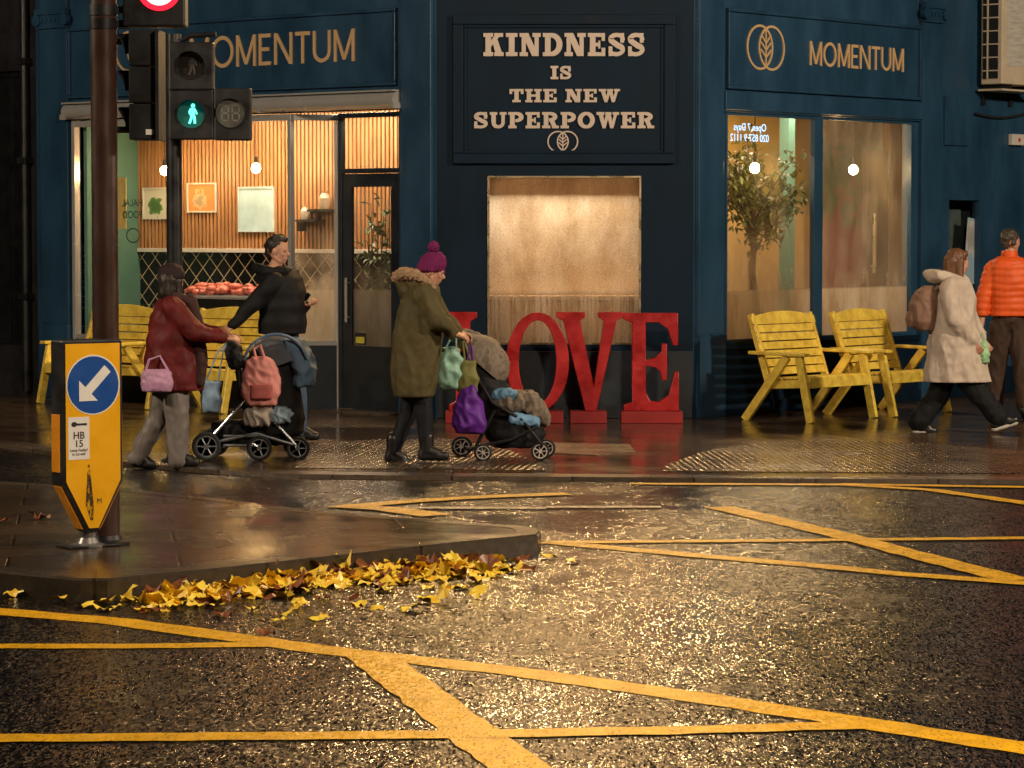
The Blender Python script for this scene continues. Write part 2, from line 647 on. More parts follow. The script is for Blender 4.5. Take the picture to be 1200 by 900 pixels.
T = .27; S_ = .17
SLAB = {
    'I': (.56, [('r', .14, 0, .42, 1), ('r', 0, 0, .56, S_), ('r', 0, 1 - S_, .56, 1)]),
    'K': (.98, [('r', .1, 0, .37, 1), ('r', 0, 0, .47, S_), ('r', 0, 1 - S_, .47, 1), ('q', (.36, .40), (.36, .66), (.62, 1), (.92, 1)),
                ('q', (.44, .60), (.68, .72), (.95, 0), (.62, 0)), ('r', .52, 1 - S_, .95, 1), ('r', .52, 0, .98, S_)]),
    'N': (1.02, [('r', .1, 0, .30, 1), ('r', 0, 0, .40, S_), ('r', 0, 1 - S_, .36, 1), ('q', (.1, 1), (.42, 1), (.92, 0), (.60, 0)), ('r', .72, 0, .92, 1), ('r', .62, 1 - S_, 1.02, 1)]),
    'D': (.94, [('r', .1, 0, .37, 1), ('r', 0, 0, .45, S_), ('r', 0, 1 - S_, .45, 1), ('w', arc(.40, .5, .40, .405, 90, -90, 18), [.19 + .09 * math.sin(PI * i / 18) for i in range(19)])]),
    'E': (.86, [('r', .1, 0, .37, 1), ('r', 0, 0, .82, S_), ('r', 0, 1 - S_, .80, 1), ('r', .3, .42, .58, .58), ('r', .50, .33, .60, .67), ('r', .66, 0, .84, .36), ('r', .66, .66, .82, 1)]),
    'S': (.84, [('w', arc(.43, .72, .30, .20, -10, 190, 12)[::1] + arc(.40, .27, .32, .19, 90, -170, 14)[1:],
                 [.16, .18, .18, .18, .18, .18, .18, .19, .20, .21, .22, .23, .24, .25, .25, .25, .24, .22, .2, .18, .18, .18, .18, .18, .18, .18, .16][:27]),
                ('r', .60, .58, .78, 1), ('r', .04, 0, .22, .42)]),
    'T': (.88, [('r', .305, 0, .575, 1), ('r', .18, 0, .70, S_), ('r', 0, 1 - S_, .88, 1), ('r', 0, .62, .17, 1), ('r', .71, .62, .88, 1)]),
    'H': (1.02, [('r', .1, 0, .36, 1), ('r', .66, 0, .92, 1), ('r', .3, .42, .7, .59), ('r', 0, 0, .46, S_), ('r', 0, 1 - S_, .46, 1), ('r', .56, 0, 1.02, S_), ('r', .56, 1 - S_, 1.02, 1)]),
    'W': (1.32, [('q', (.08, 1), (.36, 1), (.54, 0), (.36, 0)), ('q', (.36, 0), (.54, 0), (.76, 1), (.58, 1)), ('q', (.58, 1), (.82, 1), (.98, 0), (.80, 0)), ('q', (.80, 0), (.98, 0), (1.24, 1), (1.06, 1)),
                 ('r', 0, 1 - S_, .46, 1), ('r', .52, 1 - S_, .88, 1), ('r', .94, 1 - S_, 1.32, 1)]),
    'U': (.98, [('w', [(.225, 1), (.225, .4)] + arc(.5, .36, .275, .27, 180, 360, 12) + [(.775, 1)], [.26, .26] + [.24] * 5 + [.2] * 4 + [.2] * 4 + [.2]), ('r', 0, 1 - S_, .44, 1), ('r', .58, 1 - S_, .98, 1)]),
    'P': (.90, [('r', .1, 0, .37, 1), ('r', 0, 0, .48, S_), ('r', 0, 1 - S_, .45, 1), ('w', arc(.40, .69, .36, .225, 90, -90, 14), [.17 + .09 * math.sin(PI * i / 14) for i in range(15)])]),
    'R': (.98, [('r', .1, 0, .37, 1), ('r', 0, 0, .48, S_), ('r', 0, 1 - S_, .45, 1), ('w', arc(.40, .715, .36, .20, 90, -90, 14), [.17 + .09 * math.sin(PI * i / 14) for i in range(15)]), ('q', (.42, .50), (.70, .50), (.90, 0), (.62, 0)), ('r', .58, 0, .98, S_)]),
    'O': (.98, [('c', arc(.49, .5, .36, .41, 0, 360, 28)[:-1], [.20 + .08 * abs(math.cos(2 * PI * i / 28)) for i in range(28)])]),
}
ST = .125
SANS = {
    'M': (.92, [('w', [(.07, 0), (.07, 1)], ST), ('q', (.0, 1), (.13, 1), (.53, .06), (.40, .06)), ('q', (.40, .06), (.53, .06), (.92, 1), (.79, 1)), ('w', [(.855, 0), (.855, 1)], ST)]),
    'O': (1.02, [('c', arc(.51, .5, .445, .45, 0, 360, 32)[:-1], ST)]),
    'E': (.58, [('w', [(.07, 0), (.07, 1)], ST), ('r', .07, 0, .55, .12), ('r', .07, .88, .55, 1), ('r', .07, .45, .48, .57)]),
    'N': (.84, [('w', [(.07, 0), (.07, 1)], ST), ('q', (.0, 1), (.15, 1), (.84, 0), (.69, 0)), ('w', [(.77, 0), (.77, 1)], ST)]),
    'T': (.66, [('w', [(.33, 0), (.33, 1)], ST), ('r', 0, .88, .66, 1)]),
    'U': (.80, [('w', [(.07, 1), (.07, .36)] + arc(.40, .36, .33, .30, 180, 360, 14)[1:] + [(.73, 1)], ST)]),
}

def write(mb, text, font, x, z, h, y, depth, spacing=.12, space=.5, width=None, sx=1.0):
    """letters from strokes: each stroke a hair prouder than the last so that none share a plane"""
    tot = sum((font[c][0] + spacing) if c != ' ' else space for c in text) - spacing
    if width:
        sx = width / (tot * h)
    cx = 0
    for c in text:
        if c == ' ':
            cx += space
            continue
        wd, strokes = font[c]
        for k, s in enumerate(strokes):
            yf = y - depth - k * .0006
            g = lambda p: (x + (cx + p[0]) * h * sx, z + p[1] * h)
            if s[0] == 'r':
                mb.prism([g((s[1], s[2])), g((s[3], s[2])), g((s[3], s[4])), g((s[1], s[4]))], yf, y)
            elif s[0] == 'q':
                mb.prism([g(p) for p in s[1:]], yf, y)
            else:
                sub = MB()
                sub.ribbon(s[1], s[2], 0, 1, closed=(s[0] == 'c'))
                vs = [(*g((p.x, p.z)), p.y) for p in sub.v]
                mb.add([(q[0], yf if q[2] < .5 else y, q[1]) for q in vs], sub.f)
        cx += wd + spacing
    return tot * h * sx

def emblem(mb, cx, cz, R, y, depth, t):
    """two overlapping rings with a leaf in the shared part"""
    d = R * .47
    for k, s in enumerate((-1, 1)):
        mb.ribbon(arc(cx + s * d, cz, R, R, 0, 360, 40)[:-1], t, y - depth - k * .0007, y, closed=True)
    mb.ribbon([(cx, cz - R * .88), (cx, cz + R * .80)], t * .8, y - depth - .0014, y)
    for j, zz in enumerate((-.45, -.12, .2)):
        for s in (-1, 1):
            mb.ribbon([(cx, cz + zz * R), (cx + s * R * (.42 - .03 * j), cz + (zz + .36) * R)], t * .8, y - depth - .0021, y)

def bfont(name, text, size, m, parent, M, extrude=.001, align='CENTER', bold=0.0):
    """lettering in the built-in font, turned into a mesh"""
    cu = bpy.data.curves.new(name, 'FONT')
    cu.body = text
    cu.size = size
    cu.extrude = extrude
    cu.offset = size * bold
    cu.align_x = align
    cu.align_y = 'CENTER'
    o = bpy.data.objects.new(name, cu)
    COL.objects.link(o)
    dg = bpy.context.evaluated_depsgraph_get()
    me = bpy.data.meshes.new_from_object(o.evaluated_get(dg))
    bpy.data.objects.remove(o)
    me.materials.append(m)
    o = bpy.data.objects.new(name, me)
    COL.objects.link(o)
    o.parent = parent
    o.matrix_local = M
    return o

UPRIGHT = Matrix.Rotation(PI / 2, 4, 'X')       # text plane to x,z facing -y

# ------------------------------------------------------------------ ground
RX = Matrix(((1, 0, 0, 0), (0, 0, 1, 0), (0, -1, 0, 0), (0, 0, 0, 1)))
def slab(mb, pts, z0, z1):
    mb.prism([(p[0], p[1]) for p in pts], -z1, -z0, RX)

ROADZ = -.03
rb = MB()
rb.add([(-300, -200, ROADZ), (300, -200, ROADZ), (300, 400, ROADZ), (-300, 400, ROADZ)], [(0, 1, 2, 3)])
tag(rb.build('road', make_asphalt(), smooth=None), kind='structure')

kerb_px = [(-120, 515), (0, 521), (80, 533), (150, 542), (250, 551), (350, 556), (500, 558), (640, 559), (900, 561), (1120, 562), (1400, 564)]
kerb = [ground(*p, 0) for p in kerb_px]
KW = .28
inner = []
for i, p in enumerate(kerb):
    a = kerb[max(0, i - 1)]; c = kerb[min(len(kerb) - 1, i + 1)]
    d = (c - a).normalized()
    inner.append(p + Vector((-d.y, d.x, 0)) * KW)
pv = MB()
slab(pv, [(p.x, p.y) for p in inner] + [(30, inner[-1].y), (30, 70), (-30, 70), (-30, inner[0].y)], -.4, 0)
tag(pv.build('pavement', make_paving('wet_paving', .62, .42, (.095, .058, .030), rad(50), .115), smooth=None), kind='structure')
kb = MB()
GRANITE = make_paving('wet_granite', .9, 5.0, (.12, .09, .065), 0, .2)
slab(kb, [(p.x, p.y) for p in kerb] + [(p.x, p.y) for p in inner[::-1]], -.3, .003)
tag(kb.build('pavement_kerb', GRANITE, smooth=None), kind='structure')

# blister paving at the two dropped kerbs
def inside(p, poly):
    c = False
    for i in range(len(poly)):
        a, b = poly[i], poly[i - 1]
        if (a.y > p.y) != (b.y > p.y) and p.x < (b.x - a.x) * (p.y - a.y) / (b.y - a.y) + a.x:
            c = not c
    return c
TACT = make_paving('wet_blister_paving', .4, .4, (.082, .056, .034), rad(50), .14, 0)
def tactile(px, ang, col):
    poly = [ground(*p, 0) for p in px]
    mb = MB()
    slab(mb, [(p.x, p.y) for p in poly], -.05, .006)
    R = Matrix.Rotation(ang, 3, 'Z')
    Ri = R.inverted()
    q = [Ri @ p for p in poly]
    x0, x1 = min(p.x for p in q), max(p.x for p in q)
    y0, y1 = min(p.y for p in q), max(p.y for p in q)
    st = .078
    x = x0
    while x < x1:
        y = y0
        while y < y1:
            p = R @ Vector((x, y, 0))
            if inside(p, poly):
                vs = []
                for r, z in ((.021, .006), (.016, .0088), (.007, .0098)):
                    vs += [(p.x + r * math.cos(2 * PI * k / 8), p.y + r * math.sin(2 * PI * k / 8), z) for k in range(8)]
                fs = [(8 * i + k, 8 * i + (k + 1) % 8, 8 * i + 8 + (k + 1) % 8, 8 * i + 8 + k) for i in range(2) for k in range(8)] + [tuple(range(16, 24))]
                mb.add(vs, fs)
            y += st
        x += st
    tag(mb.build('tactile_paving', col, smooth=60), kind='structure')
tactile([(776, 553), (790, 541), (836, 527), (901, 518), (1013, 517), (1120, 523), (1230, 533), (1400, 545), (1400, 557), (1000, 554)], rad(48), TACT)
tactile([(345, 549), (352, 524), (430, 516), (520, 514), (600, 528), (640, 552)], rad(38), TACT)
pb = MB()
slab(pb, [(ground(*p).x, ground(*p).y) for p in [(640, 531), (646, 519), (738, 521), (745, 530), (700, 534)]], -.02, .0055)
tag(pb.build('pale_pavement_patch', make_paving('pale_wet_concrete', 3, 3, (.22, .18, .13), 0, .2), smooth=None), kind='structure')

# traffic island
ISZ = .09
isl_px = [(-160, 556), (-10, 563), (165, 574), (275, 586), (385, 600), (550, 612), (610, 615.5), (628, 618), (634, 622), (630, 626), (600, 629), (520, 637),
          (440, 646), (275, 664), (180, 673), (126, 678), (95, 678), (50, 674), (-10, 668), (-160, 650)]
isl = [ground(*p, ISZ) for p in isl_px]
def inset(poly, dd):
    out = []
    k = len(poly)
    for i in range(k):
        d1 = (poly[i] - poly[i - 1]).normalized()
        d2 = (poly[(i + 1) % k] - poly[i]).normalized()
        nn = Vector((-(d1 + d2).y, (d1 + d2).x, 0)).normalized()
        out.append(poly[i] - nn * dd)       # points run clockwise seen from above
    return out
A = sum(isl[i - 1].x * isl[i].y - isl[i].x * isl[i - 1].y for i in range(len(isl)))
if A > 0: isl = isl[::-1]
isi = inset(isl, .15)
ib = MB()
slab(ib, [(p.x, p.y) for p in isi], -.2, ISZ - .002)
tag(ib.build('island_paving', make_paving('wet_island_slabs', .9, .6, (.075, .05, .03), rad(-8), .17), smooth=None), kind='structure')
ek = MB()
k = len(isl)
ring = [[Vector((p.x, p.y, z)) for p in P] for P, z in ((isl, -.2), (isl, ISZ - .012), ([a + (b - a) * .1 for a, b in zip(isl, isi)], ISZ), (isi, ISZ), (isi, -.2))]
vs_, fs_ = [], []
for r in ring: vs_ += r
for j in range(4):
    for i in range(k):
        fs_.append((j * k + i, j * k + (i + 1) % k, (j + 1) * k + (i + 1) % k, (j + 1) * k + i))
ek.add(vs_, fs_)
tag(ek.build('island_kerb', make_paving('wet_island_kerb', .9, 5, (.075, .058, .04), rad(-8), .2), smooth=25), kind='structure')

# box junction lines
YP = make_paint('yellow_road_paint', (.86, .45, .008), .33)
YPW = make_paint('worn_yellow_road_paint', (.74, .40, .02), .42)
WP = make_paint('worn_white_road_paint', (.5, .43, .32), .45)
lines_px = [
    ([(-60, 712), (0, 717), (140, 729), (280, 748), (370, 761), (450, 770), (600, 787), (800, 815), (1000, 846), (1300, 893)], .21, YP),
    ([(-60, 758), (150, 758), (312, 756)], .15, YP),
    ([(432, 768), (640, 925)], .22, YP),
    ([(-60, 867), (300, 864), (520, 862), (800, 857), (1010, 851)], .17, YP),
    ([(640, 636), (817, 652), (957, 664), (1060, 674), (1240, 687)], .17, YPW),
    ([(842, 595), (985, 628), (1107, 660), (1190, 681)], .2, YPW),
    ([(640, 637), (985, 634), (1260, 631)], .14, YPW),
    ([(740, 568), (985, 569), (1090, 575), (1260, 599)], .15, YPW),
    ([(985, 568.5), (1260, 573)], .15, YPW),
    ([(640, 595.5), (775, 595.5)], .14, WP),
    ([(400, 596), (480, 589), (560, 584), (665, 580)], .2, YPW),
    ([(396, 594), (455, 598), (512, 606)], .25, YPW),
    ([(473, 597), (640, 597)], .13, WP),
]
for k, (px, wd, m) in enumerate(lines_px):
    z = ROADZ + .003 + .0008 * k
    P = [ground(*p, ROADZ) for p in px]
    mb = MB()
    L, R = [], []
    Q = []
    for i in range(len(P) - 1):
        n_ = max(2, int((P[i + 1] - P[i]).length / .04))
        Q += [P[i].lerp(P[i + 1], j / n_) for j in range(n_)]
    Q.append(P[-1])
    vs_ = []
    for i, p in enumerate(Q):
        d = (Q[min(i + 1, len(Q) - 1)] - Q[max(i - 1, 0)]).normalized()
        nn = Vector((-d.y, d.x, 0))
        e1 = mnoise.noise(Vector((p.x * 6, p.y * 6, k))) * .016 + mnoise.noise(Vector((p.x * 31, p.y * 31, k))) * .004
        e2 = mnoise.noise(Vector((p.x * 6, p.y * 6, k + 50))) * .016 + mnoise.noise(Vector((p.x * 31, p.y * 31, k + 50))) * .004
        for v in (p + nn * (wd / 2 + e1), p - nn * (wd / 2 + e2)):
            vs_.append((v.x, v.y, z))
    mb.add(vs_, [(2 * i, 2 * i + 1, 2 * i + 3, 2 * i + 2) for i in range(len(Q) - 1)])
    tag(mb.build('road_marking', m, smooth=None), kind='structure')

# ------------------------------------------------------------------ the corner building
WH = 7.0
WT = .12
bld = thing('corner_shop_building', 'dark blue painted corner shop building with three big lit windows', 'building', Matrix.Translation(PLc))
IB = bld.matrix_world.inverted()
def bpart(name, mb, m, fr, parent=None, **kw):
    o = mb.build(name, m, parent or bld, IB @ fr.M if parent is None else None, **kw)
    return o

# --- centre face
cx0, cz1 = FC.px(571, 206); cx1, cz0 = FC.px(751, 404)
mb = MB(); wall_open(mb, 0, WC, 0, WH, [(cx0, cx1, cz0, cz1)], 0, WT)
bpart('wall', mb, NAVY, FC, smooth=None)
mb = MB(); mb.box(.004, WC - .004, -.035, -.002, 0, cz0 - .06); mb.box(.004, WC - .004, -.05, -.036, 0, .14)
bpart('stall_riser', mb, DARKBASE, FC, smooth=None, bevel=.006)

def steam_centre(n, l):
    v = wcoords(n, l)
    st = wcoords(n, l, (14, 14, .7))
    sx = n.new('ShaderNodeSeparateXYZ'); l.new(v, sx.inputs[0])
    a = noise_t(n, l, st, 2.2, 4, .6)
    b_ = noise_t(n, l, v, 1.9, 5, .6)
    f = noise_t(n, l, v, 55, 3, .7)
    zz = math_n(n, l, 'ADD', sx.outputs['Z'], maprange(n, l, b_, .3, .7, -.35, .35))
    base = maprange(n, l, zz, 1.45, 2.15, .50, .93)                     # thick at the top, half cleared in the middle
    lowz = maprange(n, l, sx.outputs['Z'], 1.17, 1.22, 1.0, 0)         # below the counter edge: trickles
    run = math_n(n, l, 'MULTIPLY', lowz, maprange(n, l, a, .44, .60, -.25, .30))
    band = math_n(n, l, 'MULTIPLY', maprange(n, l, sx.outputs['Z'], 1.20, 1.24, 0, .32), maprange(n, l, sx.outputs['Z'], 1.26, 1.42, 1, 0))
    x = math_n(n, l, 'ADD', math_n(n, l, 'SUBTRACT', base, run), band)
    return math_n(n, l, 'ADD', x, maprange(n, l, f, .35, .65, -.16, .16))

def window(fr, x0, x1, z0, z1, glass, fm, t=.035, mullions=(), yg=.055, sill=True, fd=.05):
    mb = MB(); frame_rect(mb, x0, x1, z0, z1, t, -.012, fd)
    for a, b in mullions: mb.box(a, b, -.010, fd - .002, z0 + t, z1 - t)
    o = bpart('window', mb, fm, fr, smooth=None, bevel=.004)
    xs = [x0 + t] + [v for ab in mullions for v in ab] + [x1 - t]
    for i in range(0, len(xs), 2):
        g = glass[i // 2] if isinstance(glass, list) else glass
        p = MB(); p.add([(xs[i], yg - .02, z0 + t), (xs[i + 1], yg - .02, z0 + t), (xs[i + 1], yg - .02, z1 - t), (xs[i], yg - .02, z1 - t)], [(0, 1, 2, 3)])
        p.build('pane', g, o, smooth=None)
    return o
window(FC, cx0, cx1, cz0, cz1, glass_mat('steamed_glass', steam_centre), mat('brass_strip', (.42, .33, .2), .3, .8, bump=.05), t=.022)

# --- right face
rx0, rz1 = FR.px(850, 131); rx1 = FR.x(1068); rz0 = FR.px(850, 402)[1]
rm0, rm1 = FR.x(953), FR.x(963)
sx0, sz1 = FR.px(1108, 228); sx1 = FR.x(1150); sz0 = sz1 - 1.35
REND = FR.x(1420)
mb = MB(); wall_open(mb, 0, REND, 0, WH, [(rx0, rx1, rz0, rz1), (sx0, sx1, sz0, sz1)], 0, WT)
bpart('wall', mb, BLUE, FR, smooth=None)
px1 = FR.x(848, -.05)
def pilaster(fr, x0, x1, cap_z=None):
    mb = MB()
    mb.box(x0, x1, -.05, -.001, .82, WH); mb.box(x0 - .012, x1 + .012, -.075, -.001, 0, .8); mb.box(x0 - .006, x1 + .006, -.062, -.001, .8, .82)
    o = bpart('pilaster', mb, BLUE, fr, smooth=None, bevel=.005)
    if cap_z:
        c = MB()
        c.box(x0 - .03, x1 + .03, -.10, -.052, cap_z + .13, cap_z + .19)
        c.box(x0 - .02, x1 + .02, -.085, -.052, cap_z - .02, cap_z + .0)
        c.box(x0, x1, -.075, -.052, cap_z, cap_z + .13)
        for s in (x0, x1):
            c.tube([(s, -.105, cap_z + .07), (s, -.052, cap_z + .07)], .065, 14)
        xm = x0
        while xm < x1 - .09:
            xm += .07
            c.tube([(xm, -.09, cap_z + .07), (xm, -.07, cap_z + .07)], .028, 8)
        c.build('capital', BLUE, o, smooth=35)
    return o
pilaster(FR, .03, px1)
p2a, p2b = FR.x(1080, -.05), FR.x(1103, -.05)
pilaster(FR, p2a, p2b, FR.px(1092, 22, -.05)[1] - .02)
mb = MB(); mb.box(px1 + .01, p2a - .01, -.03, -.001, 0, rz0 - .07); mb.box(px1 + .01, p2a - .01, -.06, -.031, 0, .12); mb.box(px1 + .01, p2a - .01, -.05, -.001, rz0 - .069, rz0 - .012)
bpart('stall_riser', mb, NAVY, FR, smooth=None, bevel=.006)
cz = FR.px(848, 118)[1]
mb = MB(); mb.box(px1 + .005, p2a - .005, -.07, -.001, rz1 + .02, FR.px(850, 107)[1]); mb.box(px1 + .005, p2a - .005, -.045, -.001, rz1 + .001, rz1 + .019)
bpart('window_head', mb, BLUE, FR, smooth=None, bevel=.008)

def steam_right(lo, hi, top, low=.8):
    """mist that is thick low on the pane and breaks up into smears above"""
    def fn(n, l):
        v = wcoords(n, l)
        st = wcoords(n, l, (3.5, 3.5, 1.0))
        sx = n.new('ShaderNodeSeparateXYZ'); l.new(v, sx.inputs[0])
        a = noise_t(n, l, st, 2.0, 4, .6)
        b_ = noise_t(n, l, v, 1.7, 5, .6)
        zz = math_n(n, l, 'ADD', sx.outputs['Z'], maprange(n, l, b_, .3, .7, -.4, .4))
        g = maprange(n, l, zz, lo, hi, low, top)
        film = maprange(n, l, sx.outputs['Z'], 1.22, 1.26, .78, 0)
        return math_n(n, l, 'MAXIMUM', film, math_n(n, l, 'MULTIPLY', g, maprange(n, l, a, .35, .68, 1.0, .55)))
    return fn
window(FR, rx0, rx1, rz0, rz1, [glass_mat('misted_glass', steam_right(1.0, 2.1, .05, .62)), glass_mat('streaked_glass', steam_right(1.0, 2.2, .10, .5))], BLUE, t=.03, mullions=((rm0, rm1),))
mb = MB()
o = window(FR, sx0, sx1, sz0, sz1, glass_mat('dark_glass', None), BLUE, t=.06)
mb.box(sx0 + .01, sx1 + .3, .3, .32, sz0 - .1, sz1 + .1)
mb.build('reflection_backing', mat('grey_green_reflection', (.07, .10, .10), .7), o, smooth=None)  # sheet behind the glass carries its grey-green reflection as colour
a0, a1 = FR.x(1106, -.02), FR.x(1134, -.02)
mb = MB(); mb.box(a0, a1, -.03, -.001, FR.px(1106, 170)[1], FR.px(1106, 112)[1])
bpart('wall_panel', mb, BLUE, FR, smooth=None, bevel=.004)
mb = MB(); mb.box(p2b + .01, REND, -.03, -.001, 0, .3)
bpart('skirting', mb, NAVY, FR, smooth=None, bevel=.006)

# --- left face
LEND = FL.x(44)
lo0, lo1 = FL.x(86), FL.x(468)
lz1 = FL.px(440, 137)[1]
tubez = FL.px(440, 118, -.05)[1]
ltop = tubez - .09
mb = MB(); wall_open(mb, LEND, 0, 0, WH, [(lo0, lo1, -.001, ltop)], 0, WT)
bpart('wall', mb, BLUE, FL, smooth=None)
pilaster(FL, FL.x(469.5, -.05), -.035)
q0, q1 = FL.x(48, -.05), FL.x(80, -.05)
pilaster(FL, q0, q1, FL.px(60, 28, -.05)[1] - .03)
t0, t1 = FL.x(80, -.06), FL.x(467.5, -.06)
mb = MB(); mb.tube([(t0, -.07, tubez), (t1, -.07, tubez)], .082, 20); mb.box(t0, t1, -.145, -.03, tubez + .082, tubez + .10)
for q in (.0, .35, .62, 1): mb.box(t0 + (t1 - t0) * q - .02, t0 + (t1 - t0) * q + .02, -.155, -.002, tubez - .085, tubez - .03)
sh = bpart('shutter_box', mb, STEEL, FL, smooth=35)
# shop front: steel frame, bay end and door
bx = FL.x(341); bz0 = FL.px(392, 399, .38)[1]
dx0, dx1 = FL.x(398, .4), FL.x(468, .4)
mb = MB()
mb.box(lo0, lo0 + .05, -.02, .06, 0, ltop); mb.box(bx - .03, bx + .02, -.02, .04, bz0, ltop - .075); mb.box(lo0 + .05, bx + .02, -.018, .05, ltop - .075, ltop - .01)
mb.box(lo0 + .05, bx + .02, -.015, .05, bz0 - .05, bz0)
e1 = (dx0 - .02, .40)
def slant(mb, a, b, z0, z1, t):
    d = Vector((b[0] - a[0], b[1] - a[1])); L = d.length
    M = Matrix.Translation((a[0], a[1], 0)) @ Matrix.Rotation(math.atan2(d.y, d.x), 4, 'Z')
    mb.box(0, L, -t / 2, t / 2, z0, z1, M); return M, L
slant(mb, (bx + .02, .02), e1, ltop - .075, ltop - .012, .05)
slant(mb, (bx + .02, .02), e1, bz0 - .05, bz0, .05)
mb.box(e1[0] - .03, e1[0] + .02, .37, .42, 0, ltop - .08)
fo = bpart('window', mb, STEEL, FL, smooth=None, bevel=.005)
p = MB(); p.add([(lo0 + .05, .02, bz0), (bx - .03, .02, bz0), (bx - .03, .02, ltop - .075), (lo0 + .05, .02, ltop - .075)], [(0, 1, 2, 3)])
p.build('pane', glass_mat('clear_glass', None), fo, smooth=None)
p = MB(); p.add([(bx + .022, .022, bz0), (e1[0] - .03, .385, bz0), (e1[0] - .03, .385, ltop - .075), (bx + .022, .022, ltop - .075)], [(0, 1, 2, 3)])
p.build('pane', glass_mat('half_misted_glass', steam_right(1.3, 1.9, .05, .7)), fo, smooth=None)
mb = MB(); mb.box(lo0 + .05, bx + .02, .0, .05, 0, bz0 - .05); slant(mb, (bx + .02, .025), e1, 0, bz0 - .05, .04)
bpart('stall_riser', mb, DARKBASE, FL, smooth=None)
# door with transom light
dtz = FL.px(430, 203, .4)[1]; dtop = FL.px(430, 140, .4)[1]
DF = mat('door_paint', (.012, .018, .026), .4, bump=.08)
mb = MB()
frame_rect(mb, dx0 - .0, dx1 + .06, dtz, ltop + .0, .05, .38, .44)
mb.box(dx0, dx0 + .05, .38, .44, 0, dtz); mb.box(dx1 + .01, dx1 + .06, .38, .44, 0, dtz)
df = bpart('door_frame', mb, DF, FL, smooth=None, bevel=.004)
p = MB(); p.add([(dx0 + .05, .41, dtz + .05), (dx1 + .01, .41, dtz + .05), (dx1 + .01, .41, ltop - .05), (dx0 + .05, .41, ltop - .05)], [(0, 1, 2, 3)])
p.build('transom_pane', MATS['clear_glass'], df, smooth=None)
gx0, gx1 = FL.x(413, .4), FL.x(459, .4); gz0, gz1 = FL.px(436, 406, .4)[1], FL.px(436, 219, .4)[1]
mb = MB(); wall_open(mb, dx0 + .053, dx1 + .007, .01, dtz - .005, [(gx0, gx1, gz0, gz1)], .39, .43)
do = bpart('door', mb, DF, FL, smooth=None)
p = MB(); p.add([(gx0, .41, gz0), (gx1, .41, gz0), (gx1, .41, gz1), (gx0, .41, gz1)], [(0, 1, 2, 3)])
p.build('door_pane', glass_mat('door_glass', steam_right(1.0, 1.5, .12, .6)), do, smooth=None)
p = MB(); hx = gx0 - .04; p.tube([(hx, .345, .9), (hx, .345, 1.35)], .014, 10); p.tube([(hx, .345, .95), (hx, .39, .95)], .01, 8); p.tube([(hx, .345, 1.3), (hx, .39, 1.3)], .01, 8)
p.build('handle', STEEL, do)
mb = MB(); mb.box(dx0 - .05, dx1 + .2, .02, .8, -.05, .012)
bpart('threshold', mb, GRANITE, FL, smooth=None)
mb = MB(); mb.box(lo1, lo1 + .03, .121, .45, 0, ltop)
bpart('door_reveal', mb, DF, FL, smooth=None)
# cornice above all three faces and a flat roof
for fr, a, b in ((FL, LEND, -.02), (FC, .02, WC - .02), (FR, .02, REND)):
    mb = MB(); mb.box(a, b, -.16, -.001, 4.55, 4.72); mb.box(a, b, -.10, -.001, 4.45, 4.548)
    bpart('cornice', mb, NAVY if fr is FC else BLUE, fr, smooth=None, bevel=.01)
corner = [FL.M @ Vector((LEND, .13, 0)), FL.M @ Vector((-.05, .13, 0)), FC.M @ Vector((.05, .13, 0)), FC.M @ Vector((WC - .05, .13, 0)), FR.M @ Vector((.05, .13, 0)), FR.M @ Vector((REND, .13, 0))]
mb = MB(); slab(mb, [(p.x - PLc.x, p.y - PLc.y) for p in corner] + [(8, 24), (-8, 24)], WH - .2, WH - .02)
mb.build('roof', DARKBASE, bld, smooth=None)

# --- rooms behind the glass
def room(fr, pts, h, mats, z0=-.0):
    """pts: front-left, back-left, back-right, front-right in the face's frame"""
    nm = ('interior_wall', 'interior_wall', 'interior_wall')
    for (a, b), m in zip(((pts[0], pts[1]), (pts[1], pts[2]), (pts[2], pts[3])), mats):
        mb = MB(); slant(mb, a, b, z0, h, .04); bpart('interior_wall', mb, m, fr, smooth=None)
    mb = MB()
    slab(mb, pts[::-1], h + .001, h + .05); bpart('interior_ceiling', mb, PLASTER, fr, smooth=None)
    mb = MB(); slab(mb, pts[::-1], .004, .02); bpart('interior_floor', mb, mat('floor_tiles', (.12, .09, .07), .4), fr, smooth=None)

